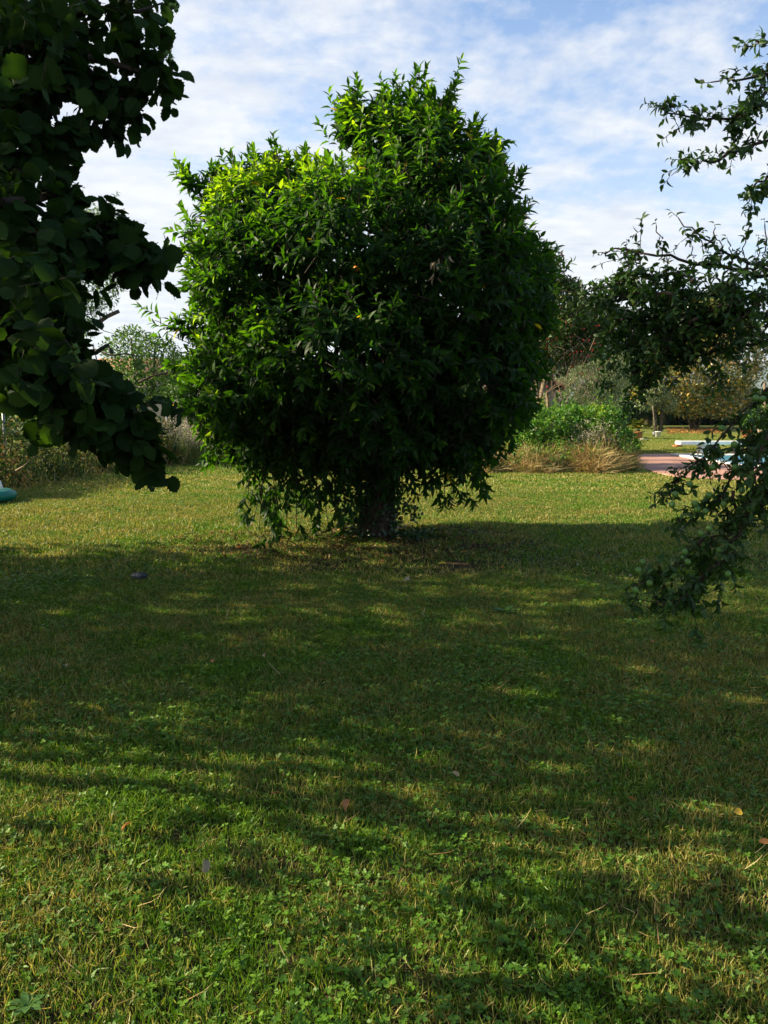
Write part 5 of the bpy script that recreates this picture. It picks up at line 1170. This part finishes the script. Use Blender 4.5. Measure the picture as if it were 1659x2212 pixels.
def lawn_grass():
    G = M['grass']; C = M['clover']
    # near
    var = [merge_obj('g', [(clump(0, 380, .17, .042, .0036), T_blade, G), (clover(10, .15, .011), T_clov, C), (weeds(7, .15, .032, .013), T_lance(), C)]),
           merge_obj('g', [(clump(0, 350, .17, .046, .0038), T_blade, G), (clover(9, .15, .0088), T_clov, C), (weeds(4, .15, .032, .013), T_lance(), C)]),
           merge_obj('g', [(clump(0, 310, .17, .034, .0036), T_blade, G), (clover(6, .15, .0088), T_clov, C)]),
           merge_obj('g', [(clump(0, 340, .17, .042, .0036), T_blade, G), (clover(30, .15, .0100), T_clov, C)]),
           merge_obj('g', [(clump(0, 310, .17, .040, .0036), T_blade, G), (clover(48, .16, .0098), T_clov, C), (weeds(4, .15, .032, .013), T_lance(), C)]),
           merge_obj('g', [(clump(0, 340, .17, .046, .0036), T_blade, G), (clover(18, .15, .0135), T_clov, C), (weeds(4, .15, .032, .013), T_lance(), C)])]
    def place(P):
        a = fbm(P[:, 0] + 5, P[:, 1] + 9, 1.1) + RNG.normal(0, .07, len(P)); b = RNG.random(len(P))
        idx = np.where(a > .53, 3 + (b * 3).astype(int), (b * 3).astype(int)); return idx
    P = grid_pts(1.1, 7.5, .135, .9); z = gz(P[:, 0], P[:, 1])
    field('near_grass', 'short mown grass mixed with clover in the foreground', var, np.column_stack([P, z]), place(P), RNG.random(len(P)) * 6.28, RNG.uniform(.8, 1.25, len(P)))
    var = [merge_obj('g', [(clump(0, 170, .25, .045, .0085), T_blade, G), (clover(6, .2, .016), T_diam, C)]),
           merge_obj('g', [(clump(0, 150, .25, .038, .009), T_blade, G)]),
           merge_obj('g', [(clump(0, 150, .25, .052, .008), T_blade, G), (clover(4, .2, .016), T_diam, C)]),
           merge_obj('g', [(clump(0, 110, .25, .040, .008), T_blade, G), (clover(14, .22, .016), T_diam, C)]),
           merge_obj('g', [(clump(0, 110, .25, .036, .008), T_blade, G), (clover(22, .22, .016), T_diam, C)]),
           merge_obj('g', [(clump(0, 130, .25, .045, .008), T_blade, G), (clover(9, .22, .018), T_diam, C)])]
    P = grid_pts(7.2, 15, .19, 1.6); z = gz(P[:, 0], P[:, 1])
    litter = (np.hypot(P[:, 0] - 0, (P[:, 1] - 9.5)) < 1.9) & (RNG.random(len(P)) < .35); P = P[~litter]; z = z[~litter]
    field('middle_grass', 'mown grass around the orange tree', var, np.column_stack([P, z]), place(P), RNG.random(len(P)) * 6.28, RNG.uniform(.8, 1.2, len(P)))
    var = [merge_obj('g', [(clump(0, 170, .6, .05, .018), T_blade, G)]) for _ in range(3)]
    P = grid_pts(14.7, 46, .42, 2.5, .56)
    ter = ((P[:, 0] > 6.2 + np.clip(21 - P[:, 1], 0, 9) * .25) & (P[:, 1] > 17.6) & (P[:, 1] < 27.4) & (P[:, 0] < 19.4)); P = P[~ter]
    field('far_grass', 'sunlit dry lawn beyond the orange tree', var, np.column_stack([P, np.zeros(len(P))]), (RNG.random(len(P)) * 3).astype(int), RNG.random(len(P)) * 6.28, RNG.uniform(.7, 1.1, len(P)))
lawn_grass()

def litter():
    n = 2600; a = RNG.random(n) * 6.283; rr = 2.3 * RNG.random(n) ** .7; x = .0 + np.cos(a) * rr - .35; y = 9.6 + np.sin(a) * rr * .6
    P = np.stack([x, y, gz(x, y) + .012 + RNG.random(n) * .02], -1)
    o = stuff('leaf_litter', Fr(P, RNG.normal(0, 1, (n, 3)) * (1, 1, .25), RNG.normal(0, .4, (n, 3)) + (0, 0, 1), RNG.uniform(.03, .085, n), RNG.uniform(.012, .035, n)), T_quad, M['litter'])
    tag(o, 'brown leaf litter scattered under the orange tree', 'leaves')
    x = RNG.uniform(-3.2, 3.2, 500); y = RNG.uniform(2, 11, 500); P = np.stack([x, y, gz(x, y) + .02 + RNG.random(500) * .02], -1)
    D = RNG.normal(0, 1, (500, 3)); D[:, 2] = .05
    o = stuff('grass_clippings', Fr(P, D, np.tile((0, 0, 1.0), (500, 1)), RNG.uniform(.05, .15, 500), .0035), T_blade, M['dry']); tag(o, 'loose dry straw clippings lying on the lawn', 'straw')
    FL = [(755, 1727, 'brown', .085, 'bright orange brown fallen leaf in the near middle of the lawn'), (605, 1721, 'brown', .045, 'small dull brown fallen leaf left of the bright orange one'),
          (439, 1890, 'pale', .075, 'crumpled pale brown leaf on the dark grass at lower left'), (1602, 1770, 'yellow', .06, 'yellow leaf fragment near the right edge of the lawn'),
          (1246, 1219, 'pale', .08, 'pale whitish leaf on the shaded grass right of the orange tree'), (571, 1418, 'pale', .05, 'small round cream leaf on the shaded lawn at left of centre'),
          (702, 1433, 'pale', .055, 'small cream leaf lying right of the round cream one'), (140, 1444, 'pale', .06, 'pale leaf curled on the dark lawn near the left edge'),
          (941, 1197, 'yellow', .10, 'yellow leaf just right of the trunk, left one of three'), (975, 1199, 'yellow', .13, 'long yellow green leaf right of the trunk, middle one of three'),
          (1009, 1196, 'yellow', .09, 'orange yellow leaf right of the trunk, right one of three'), (963, 1222, 'yellow', .09, 'ochre leaf in front of the three yellow leaves by the trunk'),
          (858, 1171, 'yellow', .11, 'yellow leaf lying at the foot of the trunk'), (768, 1182, 'yellow', .07, 'small yellow leaf left of the trunk foot'),
          (512, 1183, 'brown', .09, 'orange leaf in the sun patch under the left of the crown'), (1088, 1230, 'brown', .08, 'brown leaf on the shaded grass far right of the trunk'),
          (885, 1252, 'pale', .12, 'pale green fallen leaf on the shaded lawn below the trunk'), (464, 1292, 'yellow', .07, 'dull yellow leaf in the shade left of centre'),
          (1360, 1243, 'pale', .06, 'pale fragment of leaf under the plum branches'), (283, 1852 - 60, 'brown', .05, 'dark brown leaf in the lower left grass'),
          (460, 1434, 'brown', .07, 'brown curled leaf below the dark cloth'), (1410, 1402, 'brown', .05, 'small brown leaf on the right of the shaded lawn'),
          (1372, 1735, 'brown', .04, 'tiny rust red leaf in the bright grass at right'), (1640, 1835, 'brown', .05, 'rust coloured leaf close to the right edge in the foreground'),
          (990, 1680, 'pale', .05, 'straw coloured leaf strip right of the bright orange leaf')]
    me = {}
    for k in ('brown', 'pale', 'yellow'):
        V, F = T_round(14, .05, .10, .30); V = V * np.array((.55, 1, 1)); V[:, 2] += np.abs(V[:, 0]) * .5; me[k] = raw_mesh('fallen_leaf', V, np.array([i for f in F for i in f]), np.concatenate([[0], np.cumsum([len(f) for f in F])[:-1]]), False, {'rnd': np.full(len(V), .5)})
        me[k].materials.append(M['fallen_' + k])
    for (xd, yd, k, s, lb) in FL:
        p = gnd(xd, yd, .03); o = bpy.data.objects.new('fallen_leaf', me[k]); COL.objects.link(o)
        o.location = (p.x, p.y, float(gz(p.x, p.y)) + (.05 if p.y < 6 else .04)); o.rotation_euler = (random.uniform(-.1, .5), random.uniform(-.7, .7), random.uniform(-3.1, 3.1)); o.scale = (s * .8, s * .8, s * .8)
        tag(o, lb, 'fallen leaf', 'fallen leaves on the lawn')
    g = gnd(301, 1253); bm = bmesh.new(); bmesh.ops.create_icosphere(bm, subdivisions=4, radius=.075)
    for v in bm.verts:
        k = float(fbm(v.co.x * 20 + 3, v.co.y * 20 + v.co.z * 13, 1.0)); v.co *= .75 + .6 * k; v.co.z *= .45
    o = link('dark_cloth', bm_mesh('dark_cloth', bm, False), M['rag']); o.location = (g.x, g.y, float(gz(g.x, g.y)) + .04); tag(o, 'small crumpled dark bluish cloth lying on the shaded lawn at left', 'cloth')
    # broad weed rosettes
    for i, (xd, yd, s, lb) in enumerate(((60, 2190, .045, 'broad leaved weed rosette in the lower left corner'), (1090, 1322, .11, 'dark weed rosette on the shaded lawn right of centre'))):
        g = gnd(xd, yd); r = root('weed_rosette', (g.x, g.y, 0), lb, 'weed', 'weed rosettes in the lawn'); z = float(gz(g.x, g.y))
        V, F = T_lance((.45, .4), (0, .35, .7, 1), .05, .3); m_ = raw_mesh('leaf', V, np.array([q for f in F for q in f]), np.concatenate([[0], np.cumsum([len(f) for f in F])[:-1]]), False, {'rnd': np.full(len(V), .7)}); m_.materials.append(M['rosette'])
        for k in range(9):
            o = bpy.data.objects.new('leaf', m_); COL.objects.link(o); o.parent = r; o.location = (0, 0, z + .02); o.rotation_euler = (random.uniform(.25, .7), 0, k * .7 + random.uniform(-.2, .2)); q = s * random.uniform(.8, 1.2); o.scale = (q * .45, q, q)
litter()
